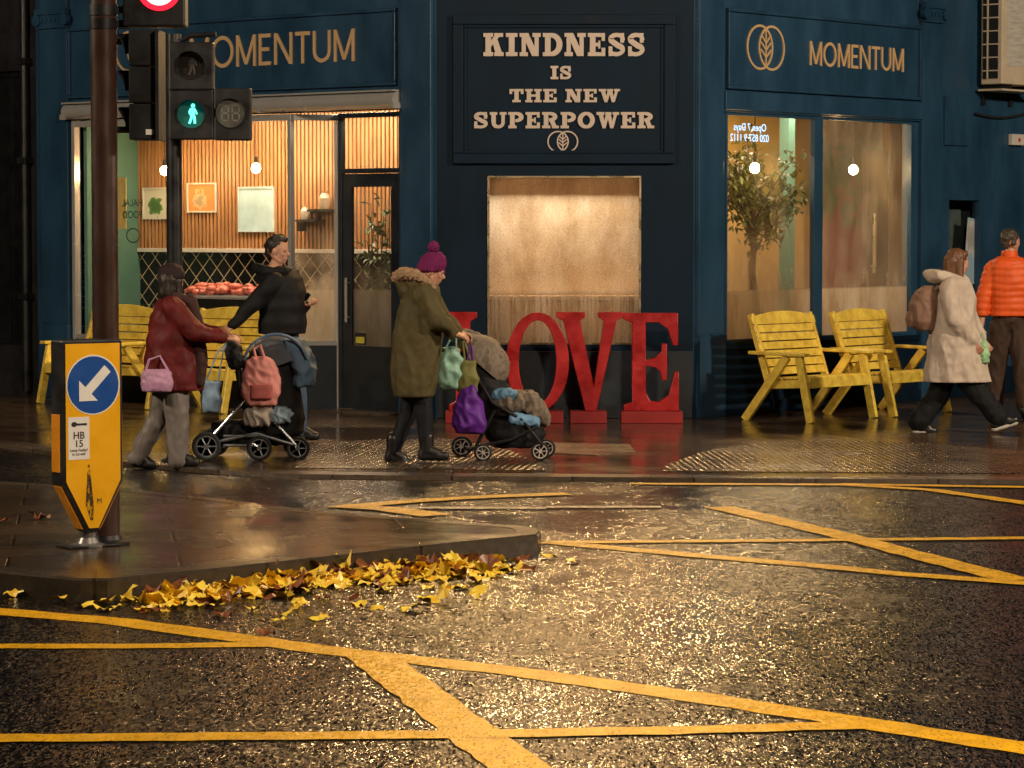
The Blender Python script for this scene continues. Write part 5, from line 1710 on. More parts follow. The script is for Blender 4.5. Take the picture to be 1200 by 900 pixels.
# her bag
a = P(184, 446, -.26)
t = thing('shoulder_bag', 'small lilac pink bag hanging at the back of the dark red coat', 'bag', Matrix.Translation(a))
mb = MB(); mb.loft([((0, 0, -.085), .11, .05), ((0, 0, -.02), .125, .06), ((0, 0, .06), .115, .05), ((0, 0, .085), .08, .02)])
blob('pouch', mb, cloth('lilac_bag', (.50, .27, .42), .45), t, None, .01, 2, fn=folds(.006, 20, 20))
mb = MB(); mb.tube([(-.09, 0, .07), (-.06, .0, .16), (.02, .02, .19), (.09, 0, .07)], .010, 8); mb.build('strap', cloth('lilac_bag', (.5, .27, .42)), t)

# --- man in black behind the pushchair
P, g = px_person(322, 517)
J = dict(head=P(326, 294), neck=P(321, 316), chest=P(328, 340), waist=P(331, 374), pelvis=P(330, 396),
         shN=P(322, 330, .0 - .17), elN=P(293, 360, -.20), wrN=P(271, 383, -.24), shF=P(334, 330, .17), elF=P(346, 366, .2), wrF=P(358, 358, -.02),
         hipN=P(328, 400, -.08), knN=P(348, 452, -.09), anN=P(352, 503, -.09), toeN=P(370, 511, -.09),
         hipF=P(326, 400, .08), knF=P(312, 455, .09), anF=P(290, 500, .09), toeF=P(303, 512, .09))
T2, off, at, M = person('person in a black hooded jacket with short dark hair reaching back to the pushchair', g, J, (1, 0, 0), (1, -.35, -.08), hands={'N': ((-.75, -.1, -.5), (.3, .6, -.5), .7, -1), 'F': ((.6, -.5, .1), (0, -.2, 1), .8, 1)})
BJ = cloth('black_jacket', (.005, .005, .0065), .7, var=.3)
mb = MB(); coat(mb, P, [(316, 306, 346, .13), (326, 302, 355, .21), (345, 302, 359, .225), (370, 303, 359, .22), (391, 302, 358, .215)])
for s in 'NF': mb.chain([J['sh' + s], J['el' + s], J['wr' + s].lerp(J['el' + s], .1)], [.09, .072, .05])
blob('jacket', mb, BJ, T2, off, .014, 3, fn=lambda co, no: .010 * mnoise.noise(Vector((co.x * 9, co.y * 9, co.z * 6))) + .004 * math.sin(co.z * 44), flat=P(330, 391).z)
mb = MB(); mb.tube([P(310, 318, -.12), P(335, 318, -.12), P(347, 322, 0), P(335, 318, .12), P(310, 316, .12), P(300, 314, 0)], .045, 10, closed=True)
blob('hood', mb, BJ, T2, off, .012, 3, fn=folds(.008, 14, 14))
mb = MB(); mb.ell(at(-.03, 0, .055), (.088, .083, .072), M); mb.cap(at(-.085, 0, -.03), .035, at(-.08, 0, .03), .055); mb.cap(at(-.01, .04, .118), .03, at(.055, .0, .105), .028); mb.cap(at(-.02, -.04, .115), .03, at(.05, -.02, .103), .026)
for q in (-1, 1): mb.cap(at(-.045, q * .062, .0), .022, at(-.03, q * .068, .04), .026)
blob('hair', mb, HAIRD, T2, off, .008, 2, fn=folds(.006, 30, 30))
JN = cloth('blue_jeans', (.06, .10, .17), .7)
mb = MB(); mb.chain([P(330, 392), J['hipN'], J['knN'], P(351, 503, -.09)], [.15, .115, .08, .066]); mb.chain([P(330, 392), J['hipF'], J['knF'], P(290, 500, .09)], [.15, .115, .08, .066])
blob('jeans', mb, JN, T2, off, .012, 3, fn=folds(.010, 12, 6, 5))
shoes(T2, off, J, SHOE)
a = P(357, 352, -.05)
t = thing('mobile_phone', 'dark phone held up in front by the person in black', 'phone', Matrix.Translation(a) @ Matrix.Rotation(rad(35), 4, 'Y') @ Matrix.Rotation(rad(30), 4, 'Z'))
mb = MB(); mb.box(-.004, .004, -.036, .036, -.075, .075); mb.build('case', BLACK, t, smooth=None, bevel=.003)
mb = MB(); mb.box(-.0055, -.0042, -.033, .033, -.07, .07); mb.build('screen', mat('dark_screen', (.02, .02, .025), .1), t, smooth=None)

# --- woman in the olive parka
P, g = px_person(486, 542)
J = dict(head=P(507, 317), neck=P(497, 337), chest=P(494, 360), waist=P(492, 400), pelvis=P(490, 428),
         shN=P(497, 347, -.17), elN=P(513, 376, -.21), wrN=P(533, 391, -.15), shF=P(499, 347, .17), elF=P(518, 375, .20), wrF=P(537, 390, .14),
         hipN=P(492, 434, -.08), knN=P(497, 486, -.09), anN=P(500, 527, -.09), toeN=P(521, 534, -.10),
         hipF=P(487, 434, .08), knF=P(478, 485, .09), anF=P(461, 529, .09), toeF=P(479, 542, .09))
T3, off, at, M = person('person in an olive parka with fur hood and magenta bobble hat pushing the dark pushchair', g, J, (1, 0, 0), (1, .10, -.35), hands={'N': ((.9, 0, -.25), (0, .4, -1), .75, 1), 'F': ((.9, 0, -.25), (0, -.4, -1), .75, -1)})
PK = cloth('olive_parka', (.085, .068, .026), .7, var=.2)
mb = MB(); coat(mb, P, [(333, 480, 510, .12), (344, 473, 517, .2), (362, 468, 518, .22), (395, 462, 518, .23), (430, 459, 514, .24), (450, 460, 510, .24), (465, 464, 507, .23)])
for s in 'NF': mb.chain([J['sh' + s], J['el' + s], J['wr' + s].lerp(J['el' + s], .15)], [.095, .078, .056])
blob('parka', mb, PK, T3, off, .014, 3, fn=folds(.018, 8, 3, 9), flat=P(490, 464).z)
mb = MB(); mb.cap(P(480, 338), .10, P(474, 331), .07); mb.cap(P(490, 334, -.08), .07, P(476, 332), .08); mb.cap(P(490, 334, .08), .07, P(476, 332), .08)
blob('hood', mb, PK, T3, off, .012, 3, fn=folds(.01, 12, 12))
mb = MB()
rf = random.Random(5)
rim = [P(506, 337, -.10), P(500, 330, -.13), P(488, 323, -.135), P(474, 321, -.09), P(466, 325, 0), P(474, 320, .09), P(488, 322, .13), P(502, 330, .12)]
mb2 = MB(); mb2.chain(rim, [.035, .04, .046, .05, .052, .05, .044, .036])
core = blob('fur_trim', mb2, cloth('tan_fur', (.34, .22, .13), .9, vs=30), T3, off, .01, 1, fn=lambda co, no: .016 * mnoise.noise(co * 55) + .008 * mnoise.noise(co * 120))
mb = MB(); mb.loft([(at(-.018, 0, -.012), .106, .094), (at(-.018, 0, .04), .112, .098), (at(-.028, 0, .10), .096, .085), (at(-.035, 0, .142), .05, .045)])
mb.tube([at(-.12, 0, -.006), at(-.02, -.098, -.004), at(.086, 0, .016), at(-.02, .098, -.004)], .016, 8, closed=True)
HT = cloth('magenta_wool', (.16, .012, .085), .85, vs=40)
blob('bobble_hat', mb, HT, T3, off, .009, 2, fn=lambda co, no: .004 * math.sin(math.atan2(co.y, co.x - (at(0, 0, 0) - off).x) * 26))
mb = MB(); mb.ell(at(-.055, 0, .178), (.046, .046, .044))
blob('pompom', mb, HT, T3, off, .006, 0, fn=lambda co, no: .010 * mnoise.noise(co * 70))
mb = MB(); mb.chain([P(490, 432), J['hipN'], J['knN'], J['anN']], [.12, .098, .07, .052]); mb.chain([P(490, 432), J['hipF'], J['knF'], J['anF']], [.12, .098, .07, .052])
blob('leggings', mb, cloth('black_leggings', (.008, .009, .012), .7), T3, off, .012, 3, fn=folds(.005, 14, 8))
mb = MB()
for s in 'NF':
    mb = MB(); mb.cap(J['an' + s] + Vector((0, 0, .10)), .060, J['an' + s], .056); blob('boot_shaft', mb, SHOE, T3, off, .01, 2)

shoes(T3, off, J, SHOE)

# --- woman in the cream coat
P, g = px_person(1124, 507)
J = dict(head=P(1123, 308), neck=P(1117, 328), chest=P(1117, 350), waist=P(1117, 385), pelvis=P(1116, 412),
         shN=P(1114, 338, -.17), elN=P(1119, 374, -.23), wrN=P(1140, 400, -.2), shF=P(1122, 338, .17), elF=P(1134, 374, .2), wrF=P(1150, 398, .13),
         hipN=P(1117, 420, -.08), knN=P(1145, 458, -.09), anN=P(1170, 492, -.09), toeN=P(1189, 492, -.09),
         hipF=P(1112, 420, .08), knF=P(1100, 462, .09), anF=P(1077, 495, .09), toeF=P(1094, 505, .09))
T4, off, at, M = person('person with long brown hair in a cream coat striding past with a backpack', g, J, (1, 0, 0), (1, .5, -.15), hands={'N': ((.6, 0, -.8), (.2, 1, .2), .5, -1), 'F': ((.6, 0, -.8), (.2, -1, .2), .6, 1)})
CC = cloth('cream_coat', (.52, .43, .35), .75, var=.12)
mb = MB(); coat(mb, P, [(322, 1106, 1130, .12), (333, 1099, 1138, .2), (352, 1096, 1142, .22), (385, 1091, 1146, .225), (420, 1086, 1155, .24), (448, 1083, 1160, .25)])
for s in 'NF': mb.chain([J['sh' + s], J['el' + s], J['wr' + s].lerp(J['el' + s], .1)], [.095, .08, .058])
blob('coat', mb, CC, T4, off, .014, 3, fn=folds(.022, 7, 3, 4), flat=P(1116, 447).z)
mb = MB(); mb.tube([P(1126, 330, -.10), P(1100, 322, -.11), P(1087, 322, 0), P(1100, 322, .11), P(1128, 330, .10)], .05, 10); mb.ell(P(1098, 325), (.10, .14, .06))
blob('hood', mb, CC, T4, off, .012, 3, fn=folds(.008, 12, 12))
mb = MB(); mb.ell(at(-.03, 0, .045), (.098, .09, .088), M); mb.cap(at(-.07, 0, .0), .08, at(-.075, 0, -.13), .062); mb.cap(at(-.03, -.072, .02), .035, at(-.02, -.085, -.14), .035); mb.cap(at(-.02, .072, .02), .03, at(-.0, .08, -.12), .03); mb.cap(at(.03, -.05, .09), .03, at(.045, .03, .085), .028)
blob('hair', mb, HAIRB, T4, off, .009, 2, fn=lambda co, no: .007 * mnoise.noise(Vector((co.x * 34, co.y * 34, co.z * 6))))
BT = cloth('black_wide_trousers', (.006, .006, .007), .8)
mb = MB(); mb.chain([P(1117, 418), J['hipN'], J['knN'], P(1169, 488, -.09)], [.14, .12, .10, .088]); mb.chain([P(1114, 418), J['hipF'], J['knF'], P(1077, 494, .09)], [.14, .12, .10, .092])
blob('trousers', mb, BT, T4, off, .012, 3, fn=folds(.012, 10, 5, 7))
shoes(T4, off, J, SHOE, sole=SOLE)
a = P(1083, 361, 0)
t = thing('backpack', 'taupe backpack worn on the back of the person in the cream coat', 'backpack', Matrix.Translation(a))
BPM = cloth('taupe_backpack', (.22, .125, .085), .6, var=.15)
mb = MB(); mb.loft([((.02, 0, -.20), .09, .13), ((-.01, 0, -.12), .125, .16), ((-.01, 0, .03), .125, .16), ((.02, 0, .15), .10, .14), ((.05, 0, .20), .05, .08)], p=2.8)
blob('pack', mb, BPM, t, None, .012, 3, fn=folds(.008, 12, 12))
mb = MB(); mb.loft([((-.115, 0, -.17), .04, .10), ((-.12, 0, -.1), .05, .12), ((-.115, 0, -.03), .035, .11)]); blob('front_pocket', mb, BPM, t, None, .01, 2)
mb = MB()
for s in (-1, 1): mb.tube([(.08, s * .09, .17), (.17, s * .13, .21), (.30, s * .15, .12), (.33, s * .17, -.05), (.20, s * .2, -.17), (.09, s * .12, -.18)], .016, 8)
mb.build('straps', BPM, t)
a = P(1152, 412, -.10)
t = thing('carried_bag', 'small pale green bag held by the person in the cream coat', 'bag', Matrix.Translation(a))
mb = MB(); mb.loft([((0, 0, -.10), .05, .06), ((0, 0, -.02), .06, .07), ((0, 0, .07), .04, .05), ((0, 0, .1), .02, .02)]); blob('pouch', mb, cloth('pale_green_bag', (.32, .55, .30), .4), t, None, .01, 2, fn=folds(.01, 18, 18))
mb = MB(); mb.tube([(-.03, 0, .08), (-.05, 0, .14), (-.01, 0, .17), (.03, 0, .08)], .006, 6); mb.build('handle', cloth('pale_green_bag', (.32, .55, .30)), t)

# --- man in the orange puffer jacket, walking away
P, g = px_person(1186, 489)
J = dict(head=P(1185, 283, .02), neck=P(1183, 300), chest=P(1182, 325), waist=P(1182, 355), pelvis=P(1182, 378),
         shN=P(1164, 315), elN=P(1153, 347, -.03), wrN=P(1150, 381, -.05), shF=P(1202, 315), elF=P(1214, 347, -.02), wrF=P(1217, 381, .05),
         hipN=P(1173, 385), knN=P(1168, 435, .02), anN=P(1166, 480, .0), toeN=P(1163, 486, .16),
         hipF=P(1192, 385), knF=P(1198, 432, -.1), anF=P(1200, 475, -.32), toeF=P(1203, 489, -.22))
T5, off, at, M = person('person in an orange quilted jacket seen from behind at the frame edge', g, J, (0, 1, 0), (.75, .75, -.02), hands={'N': ((0, .05, -1), (1, .1, 0), .45, 1), 'F': ((0, .05, -1), (-1, .1, 0), .45, -1)})
OJ = cloth('orange_puffer', (.72, .10, .015), .45, var=.12)
mb = MB()
mb.loft([(P(1183, y), (P(r, y) - P(l, y)).x / 2, ry) for (y, l, r, ry) in [(371, 1158, 1207, .17), (350, 1158, 1207, .175), (325, 1157, 1208, .18), (308, 1159, 1206, .16), (301, 1169, 1197, .12)]])
for s in 'NF': mb.chain([J['sh' + s], J['el' + s], J['wr' + s].lerp(J['el' + s], .12)], [.085, .075, .055])
blob('jacket', mb, OJ, T5, off, .011, 2, fn=lambda co, no: .007 * abs(math.sin(co.z * 48 + .7 * mnoise.noise(co * 5))) + .011 * mnoise.noise(co * 9), flat=P(1183, 370).z)
mb = MB(); mb.lathe([(.085, -.05), (.082, .03), (.072, .06), (.066, .06), (.07, 0)], 20, Matrix.Translation(J['neck'] + Vector((0, 0, -.0)))); blob('collar', mb, OJ, T5, off, .009, 2)
mb = MB(); mb.ell(at(-.028, 0, .052), (.092, .083, .074), M); mb.cap(at(-.085, 0, -.045), .028, at(-.075, 0, .03), .055)
for q in (-1, 1): mb.cap(at(-.045, q * .06, -.02), .024, at(-.03, q * .066, .04), .026)
blob('hair', mb, mat('grey_brown_hair', (.05, .034, .022), .55, var=.4, vs=40), T5, off, .008, 2, fn=folds(.006, 34, 34))
mb = MB(); mb.chain([P(1182, 374), J['hipN'], J['knN'], J['anN']], [.15, .118, .085, .07]); mb.chain([P(1182, 374), J['hipF'], J['knF'], J['anF']], [.15, .118, .085, .07])
blob('trousers', mb, cloth('dark_brown_trousers', (.045, .024, .016), .7), T5, off, .012, 3, fn=folds(.010, 11, 5, 1))
shoes(T5, off, J, SHOE)

# ------------------------------------------------------------------ pushchairs
TUBE = mat('pushchair_tube', (.35, .37, .40), .3, .8, bump=.02)
TUBEB = mat('black_tube', (.02, .02, .022), .35, .3)
PFAB = cloth('pushchair_black_fabric', (.012, .012, .014), .7)
def wheel(parent, c, r, wd, off, rim=TUBE, spokes=6):
    M = Matrix.Translation(c - off) @ Matrix.Rotation(PI / 2, 4, 'X')
    mb = MB()
    n_ = 28
    mb.tube([(r * .88 * math.cos(2 * PI * q / n_), r * .88 * math.sin(2 * PI * q / n_), 0) for q in range(n_)], r * .14, 10, closed=True)
    wo = mb.build('wheel', RUBBER, parent, M)
    mb = MB()
    mb.lathe([(r * .76, -wd * .3), (r * .76, wd * .3), (r * .66, wd * .3), (r * .66, -wd * .3), (r * .76, -wd * .3)], 24)
    mb.lathe([(r * .2, -wd * .55), (r * .2, wd * .55)], 14)
    for q in range(spokes):
        a = 2 * PI * q / spokes
        mb.tube([(r * .18 * math.cos(a), r * .18 * math.sin(a), 0), (r * .68 * math.cos(a), r * .68 * math.sin(a), 0)], r * .06, 6)
    mb.build('rim', rim, wo, smooth=35)
    return wo

# wide pushchair pushed by the red coat
P, g = px_person(300, 537)
off = g.copy()
t = thing('pushchair', 'large grey hooded pushchair with silver tubes pushed by the dark red coat', 'pushchair', Matrix.Translation(off))
for px, dy, r in ((242, -.27, .115), (252, .27, .115)):
    c = P(px, 520, dy); c.z = r; wheel(t, c, r, .05, off)
for px, dy, r in ((304, -.25, .10), (349, -.20, .095), (346, .22, .095)):
    c = P(px, 528, dy); c.z = r; wheel(t, c, r, .05, off, spokes=5)
def tube_part(name, lst, m, r=.013):
    mb = MB()
    for pts in lst: mb.tube(pts, r, 8)
    return mb.build(name, m, t, off=off)
z1_, z2_ = P(242, 520).z, P(330, 500).z
for s in (-1, 1):
    y = .23 * s
    tube_part('frame', [[P(243, 520, y), P(300, 508, y), P(347, 522, y)], [P(274, 405, y), P(288, 445, y), P(318, 490, y), P(347, 522, y)], [P(243, 518, y), P(286, 470, y), P(318, 440, y)]], TUBE)
tube_part('axle', [[P(243, 520, -.25), P(250, 520, .25)], [P(262, 511, -.23), P(310, 511, -.23)], [P(262, 522, -.23), P(304, 522, -.23)]], TUBE, .012)
tube_part('handle', [[P(274, 405, -.24), P(266, 398, -.22), P(264, 396, 0), P(266, 398, .22), P(274, 405, .24)]], RUBBER, .018)
mb = MB(); mb.loft([(P(326, 508), .20, .21), (P(322, 490), .24, .22), (P(316, 462), .25, .22), (P(312, 440), .24, .22), (P(308, 420), .22, .2)])
blob('seat', mb, PFAB, t, off, .014, 3, fn=folds(.01, 9, 9))
mb = MB(); mb.loft([(P(298, 520), .28, .18), (P(298, 506), .34, .2), (P(296, 494), .34, .21)]); blob('basket', mb, PFAB, t, off, .014, 3, fn=folds(.015, 9, 9))
# hood: a segmented half dome open towards the front
def hood(c, rx, ry, rz, a0, a1, th=.012):
    vs_, fs_ = [], []
    nu, nv = 16, 14
    for k in (1, 0):
        for i in range(nu + 1):
            a = rad(a0 + (a1 - a0) * i / nu)
            for j in range(nv + 1):
                b = PI * j / nv
                e = 1 - th * k * 3
                vs_.append(c + Vector((rx * e * math.cos(a) * math.sin(b), -ry * e * math.cos(b), rz * e * math.sin(a) * math.sin(b) * (1 + .03 * math.sin(i * PI / 2)))))
    n1 = (nu + 1) * (nv + 1)
    for k in (0, 1):
        for i in range(nu):
            for j in range(nv):
                q = k * n1 + i * (nv + 1) + j
                fs_.append((q, q + 1, q + nv + 2, q + nv + 1))
    for i in (0, nu):
        for j in range(nv):
            q = i * (nv + 1) + j
            fs_.append((q, q + 1, q + 1 + n1, q + n1))
    mb = MB(); mb.add(vs_, fs_); return mb
hc = P(326, 428)
hood(hc, .25, .23, .25, 20, 175).build('hood', cloth('grey_hood_fabric', (.10, .11, .13), .7), t, off=off, smooth=50)
mb = MB(); mb.tube([hc + Vector((.258 * math.cos(rad(a)), -.236, .258 * math.sin(rad(a)))) for a in range(15, 181, 11)], .012, 8); mb.build('hood_piping', mat('blue_piping', (.12, .22, .38), .5), t, off=off)
mb = MB(); mb.loft([(P(354, 452), .08, .18), (P(358, 438), .09, .2), (P(352, 418), .10, .21), (P(342, 398), .09, .2)]); blob('apron', mb, cloth('slate_blue_fabric', (.13, .22, .34), .65), t, off, .013, 3, fn=folds(.018, 9, 9))
mb = MB(); mb.cap(P(273, 408, -.20), .06, P(277, 422, -.22), .075); blob('handle_pouch', mb, PFAB, t, off, .01, 2, fn=folds(.015, 16, 16))
a = P(306, 446, -.30)
tb = thing('small_backpack', 'small coral pink backpack hung on the side of the grey hooded pushchair', 'backpack', Matrix.Translation(a))
CP = cloth('coral_fabric', (.70, .28, .25), .6, var=.15)
mb = MB(); mb.loft([((0, 0, -.19), .12, .06), ((.0, 0, -.10), .155, .085), ((0, 0, .05), .145, .085), ((-.01, 0, .15), .11, .07), ((-.01, 0, .185), .06, .03)], p=2.8); blob('pack', mb, CP, tb, None, .011, 3, fn=folds(.012, 12, 12))
mb = MB(); mb.loft([((.01, -.085, -.14), .09, .03), ((.01, -.09, -.03), .09, .035)], p=3); blob('front_pocket', mb, cloth('deep_coral_fabric', (.5, .13, .12)), tb, None, .01, 2)
mb = MB(); mb.tube([(-.04, 0, .17), (-.06, .03, .25), (-.01, .05, .28), (.03, 0, .17)], .012, 8); mb.build('loop', CP, tb)
a = P(248, 462, -.26)
tb = thing('shopping_bag', 'pale blue cloth bag hanging behind the grey hooded pushchair', 'bag', Matrix.Translation(a))
mb = MB(); mb.loft([((0, 0, -.14), .07, .04), ((0, 0, -.03), .08, .05), ((.0, 0, .10), .07, .03)]); LBM = cloth('pale_blue_cloth', (.20, .30, .42), .6); blob('pouch', mb, LBM, tb, None, .01, 2, fn=folds(.012, 14, 8))
mb = MB(); mb.tube([(-.05, 0, .09), (.05, .02, .34), (.11, .06, .40)], .007, 6); mb.tube([(.05, 0, .09), (.09, .02, .34), (.12, .06, .40)], .007, 6); mb.build('handles', LBM, tb)

a = P(303, 486, -.27)
tb = thing('folded_blanket', 'pale crumpled blanket tucked below the coral backpack on the pushchair', 'blanket', Matrix.Translation(a))
mb = MB(); mb.loft([((0, 0, -.08), .10, .05), ((0, 0, 0), .12, .06), ((.01, 0, .07), .09, .04)]); blob('cover', mb, cloth('pale_blanket', (.36, .31, .27), .8), tb, None, .01, 2, fn=folds(.022, 16, 12))
a = P(330, 487, -.26)
tb = thing('plastic_bag', 'crumpled pale blue plastic bag stuffed in the basket of the grey hooded pushchair', 'bag', Matrix.Translation(a))
mb = MB(); mb.loft([((0, 0, -.05), .07, .04), ((0, 0, .02), .09, .05), ((.01, 0, .06), .05, .03)]); blob('pouch', mb, cloth('pale_blue_plastic', (.34, .46, .56), .25), tb, None, .01, 2, fn=folds(.02, 20, 18))

# dark pushchair pushed by the parka
P, g = px_person(585, 538)
off = g.copy()
t = thing('pushchair', 'dark pushchair with camouflage hood pushed by the olive parka', 'pushchair', Matrix.Translation(off))
CRM = mat('cream_rim', (.55, .48, .42), .4)
for px, dy, r in ((541, .23, .085), (566, -.23, .07), (633, -.16, .075), (640, .18, .075)):
    c = P(px, 527, dy); c.z = r; wheel(t, c, r, .04, off, CRM, 7)
for s in (-1, 1):
    y = .22 * s
    tube_part('frame', [[P(541, 395, y), P(553, 432, y), P(577, 472, y), P(612, 492, y), P(636, 522, y)], [P(558, 523, y), P(580, 480, y)], [P(552, 525, y), P(600, 515, y), P(630, 500, y)]], TUBEB, .014)
tube_part('handle', [[P(541, 395, -.23), P(535, 389, -.21), P(533, 388, 0), P(535, 389, .21), P(541, 395, .23)]], RUBBER, .018)
tube_part('axle', [[P(545, 526, .24), P(562, 527, -.23)], [P(634, 526, -.16), P(637, 526, .18)]], TUBEB, .012)
mb = MB(); mb.chain([P(560, 425), P(572, 462), P(590, 478), P(615, 478)], [.16, .17, .16, .10]); mb.chain([P(590, 478, -.1), P(618, 480, -.1), P(630, 500, -.08)], [.1, .07, .05])
blob('seat', mb, PFAB, t, off, .014, 3, fn=folds(.01, 9, 9))
mb = MB(); mb.loft([(P(606, 523), .19, .17), (P(604, 508), .25, .2), (P(598, 490), .22, .2)]); blob('basket', mb, PFAB, t, off, .014, 3, fn=folds(.012, 9, 9))
def camo():
    m, tt, b, n, l = nt('camouflage_fabric')
    f = noise_t(n, l, coords(n, l), 13, 2, .4)
    r = ramp(n, l, f, [(.36, (.22, .17, .125)), (.47, (.16, .125, .09)), (.55, (.24, .19, .145)), (.66, (.12, .095, .07))])
    l.new(r, b.inputs['Base Color']); b.inputs['Roughness'].default_value = .75
    return m
CAMO = camo()
hc = P(560, 424)
ho = hood(Vector((0, 0, 0)), .27, .21, .22, -12, 172)
Mh = Matrix.Translation(hc - off) @ Matrix.Rotation(rad(32), 4, 'Y')
ho.build('hood', CAMO, t, Mh, smooth=50)
mb = MB(); mb.cap(P(545, 393, .0), .05, P(575, 404, 0), .06); mb.cap(P(575, 404), .06, P(590, 425), .05); blob('rain_cover', mb, CAMO, t, off, .012, 2, fn=folds(.012, 14, 14))
# blanket on the seat
a = P(612, 470, -.02)
tb = thing('blanket', 'rumpled camouflage and blue blanket lying on the dark pushchair seat', 'blanket', Matrix.Translation(a))
mb = MB(); mb.chain([(-.18, 0, -.02), (-.06, 0, .0), (.10, 0, -.03), (.16, 0, -.15)], [.06, .075, .07, .06]); mb.chain([(-.15, -.12, -.0), (.06, -.13, .0), (.15, -.1, -.13)], [.07, .07, .05]); mb.chain([(-.15, .12, -.0), (.06, .13, .0)], [.07, .07])
blob('cover', mb, CAMO, tb, None, .012, 2, fn=folds(.03, 10, 10))
mb = MB(); mb.cap((-.19, -.12, .05), .055, (-.09, -.15, .06), .05); blob('blue_fold', mb, cloth('sky_blue_fabric', (.16, .32, .5)), tb, None, .01, 2, fn=folds(.012, 18, 18))
mb = MB(); mb.cap((-.06, -.17, -.13), .045, (.10, -.16, -.16), .045); blob('blue_fold', mb, cloth('sky_blue_fabric', (.16, .32, .5)), tb, None, .01, 2, fn=folds(.012, 18, 18))
def hung_bag(name, label, P_, cat, m, rows, loops, fd=.014):
    tb = thing(name, label, cat, Matrix.Translation(P_))
    mb = MB(); mb.loft(rows); blob('pouch', mb, m, tb, None, .011, 2, fn=folds(fd, 12, 9))
    mb = MB()
    for l_ in loops: mb.tube(l_, .008, 6)
    mb.build('handles', m, tb)
    return tb
hung_bag('drawstring_bag', 'purple drawstring bag hanging from the dark pushchair', P(551, 482, -.29), 'bag', cloth('purple_fabric', (.13, .025, .30), .5),
         [((0, 0, -.17), .11, .06), ((.0, 0, -.10), .14, .08), ((-.01, 0, .04), .12, .07), ((-.01, 0, .16), .06, .04), ((0, 0, .2), .03, .03)], [[(-.02, 0, .19), (-.02, .04, .42), (0, .06, .52)], [(.02, 0, .19), (.02, .04, .42), (.01, .06, .52)]])
hung_bag('carrier_bag', 'pale mint carrier bag with bluish top hanging off the pushchair handle', P(527, 432, -.27), 'bag', cloth('mint_plastic', (.30, .52, .42), .35),
         [((-.01, 0, -.15), .07, .05), ((-.0, 0, -.06), .09, .06), ((.0, 0, .06), .10, .06), ((.01, 0, .16), .07, .03)], [[(-.04, 0, .15), (.03, .05, .28)], [(.05, 0, .15), (.05, .05, .28)]], .02)
hung_bag('carrier_bag', 'olive fabric bag hanging between the mint bag and the pushchair hood', P(548, 438, -.25), 'bag', cloth('olive_plastic', (.20, .19, .06), .5),
         [((0, 0, -.14), .08, .05), ((.0, 0, -.04), .09, .06), ((-.0, 0, .10), .06, .03)], [[(-.02, 0, .09), (-.04, .02, .26)], [(.03, 0, .09), (-.03, .02, .26)]], .012)
# ------------------------------------------------------------------ fallen leaves
def leaf_mesh(mb, p, size, rz, tilt, curl, rnd):
    """a lobed leaf, cupped and twisted"""
    R3 = Matrix.Rotation(rz, 3, 'Z') @ Matrix.Rotation(tilt, 3, 'X')
    n_ = 15
    vs_ = [Vector((0, 0, 0))]
    for q in range(n_):
        a = 2 * PI * q / n_
        lob = 1.0 if q % 3 == 0 else rnd.uniform(.66, .92)
        back = .55 + .45 * (0.5 + .5 * math.cos(a - PI / 2))
        r = size * lob * back * rnd.uniform(.85, 1.15)
        x, y = r * math.cos(a), r * math.sin(a)
        z = curl * (x * x * 1.0 + y * y * .6) / size + rnd.uniform(-.2, .2) * size
        vs_.append(Vector((x, y, z)))
    mb.add([p + R3 @ v for v in vs_], [(0, 1 + q, 1 + (q + 1) % n_) for q in range(n_)])

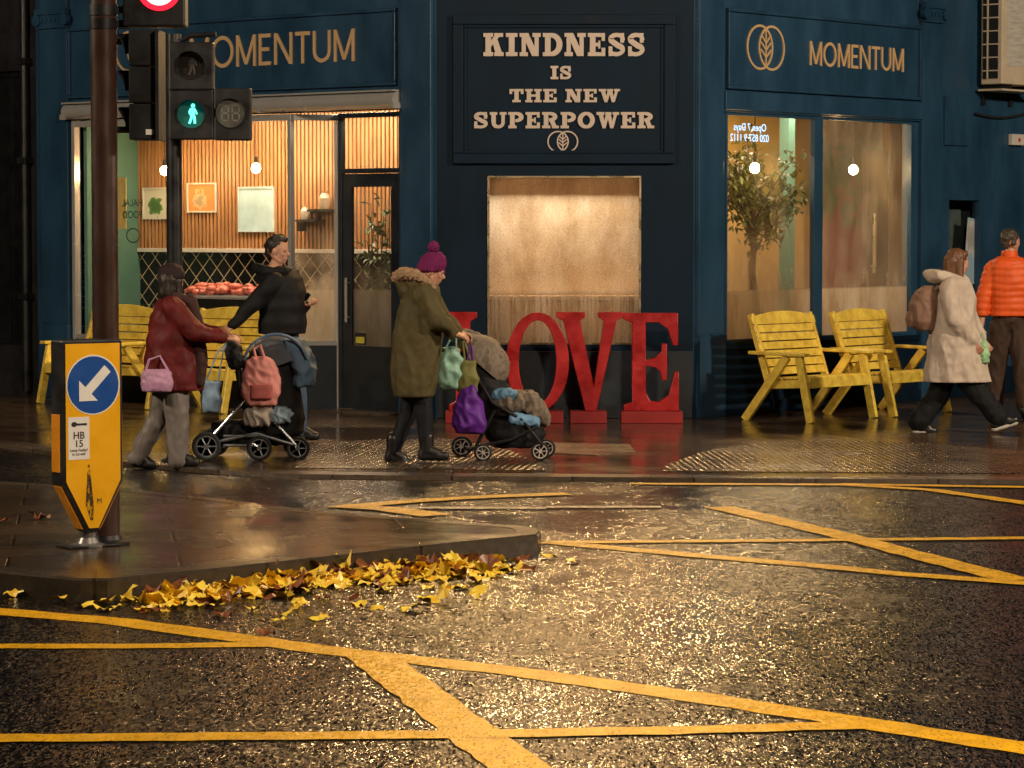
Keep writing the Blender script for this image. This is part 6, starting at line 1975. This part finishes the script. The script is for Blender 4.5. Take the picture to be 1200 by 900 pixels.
def leaf_mat(name, c1, c2):
    m, tt, b, n, l = nt(name)
    v = wcoords(n, l)
    l.new(ramp(n, l, noise_t(n, l, v, 14, 3, .6), [(.32, c1), (.6, c2)]), b.inputs['Base Color'])
    b.inputs['Roughness'].default_value = .35
    b.inputs['Coat Weight'].default_value = .3
    return m
YL = leaf_mat('yellow_leaf', (.85, .50, .03), (.95, .72, .08))
BL = leaf_mat('brown_leaf', (.10, .03, .012), (.26, .08, .02))
rl = random.Random(11)
ref = [ground(*p, ROADZ) for p in [(175, 702), (290, 688), (400, 676), (500, 667), (580, 659)]]
def along(u):
    u = u * (len(ref) - 1); i = min(int(u), len(ref) - 2)
    return ref[i].lerp(ref[i + 1], u - i)
for nm, m, cnt in (('leaf_litter', BL, 150), ('leaf_litter', YL, 420)):
    mb = MB()
    for k in range(cnt):
        u = rl.random()
        c = along(u)
        away = abs(rl.gauss(0, .27))
        dens = .06 * math.exp(-(away / .16) ** 2) * (.4 + .6 * math.sin(PI * min(1, max(0, u * 1.02))) )
        p = c + Vector((rl.gauss(0, .08), -away, .012 + rl.random() * dens))
        leaf_mesh(mb, p, rl.uniform(.04, .095), rl.uniform(0, 6.28), rl.gauss(0, .36) + .12, rl.uniform(-.8, 1.0), rl)
    o = mb.build(nm, m, None, smooth=None)
    tag(o, ('brown' if m is BL else 'yellow') + ' wet leaves heaped against the island kerb', 'leaf litter', kind='stuff')
spots = [(4, 612, 1), (42, 609, 1), (52, 608, 1), (5, 694, 0), (15, 699, 0), (70, 707, 0), (96, 712, 0), (120, 709, 0), (138, 713, 0), (160, 700, 0), (172, 716, 0), (188, 718, 0), (208, 712, 0), (232, 707, 0), (255, 712, 0),
         (262, 722, 0), (300, 716, 0), (330, 729, 0), (345, 722, 0), (353, 710, 0), (380, 702, 0), (410, 706, 0), (420, 712, 0), (452, 693, 0), (470, 684, 0), (497, 706, 0), (500, 690, 0), (520, 682, 0), (542, 690, 0), (560, 683, 0),
         (572, 668, 0), (585, 676, 0), (600, 671, 0), (604, 662, 0), (622, 668, 0), (668, 660, 0), (640, 655, 0), (612, 658, 0), (440, 716, 0), (375, 726, 0), (310, 745, 0), (520, 705, 0), (560, 700, 0), (480, 716, 0)]
for px, py, isl_ in spots:
    z = ISZ if isl_ else ROADZ
    p = ground(px, py, z + .002)
    mb = MB(); leaf_mesh(mb, Vector((0, 0, .018)), rl.uniform(.05, .08), rl.uniform(0, 6.28), rl.gauss(0, .3), rl.uniform(-.3, 1.0), rl)
    o = mb.build('fallen_leaf', YL if rl.random() < .75 else BL, None, smooth=None)
    zmin = min(v.co.z for v in o.data.vertices)
    o.location = p - Vector((0, 0, zmin))
    tag(o, 'single yellow fallen leaf lying on the wet island paving' if isl_ else 'single fallen autumn leaf lying on the wet asphalt', 'leaf', 'leaves fallen on the island' if isl_ else 'leaves scattered on the road')
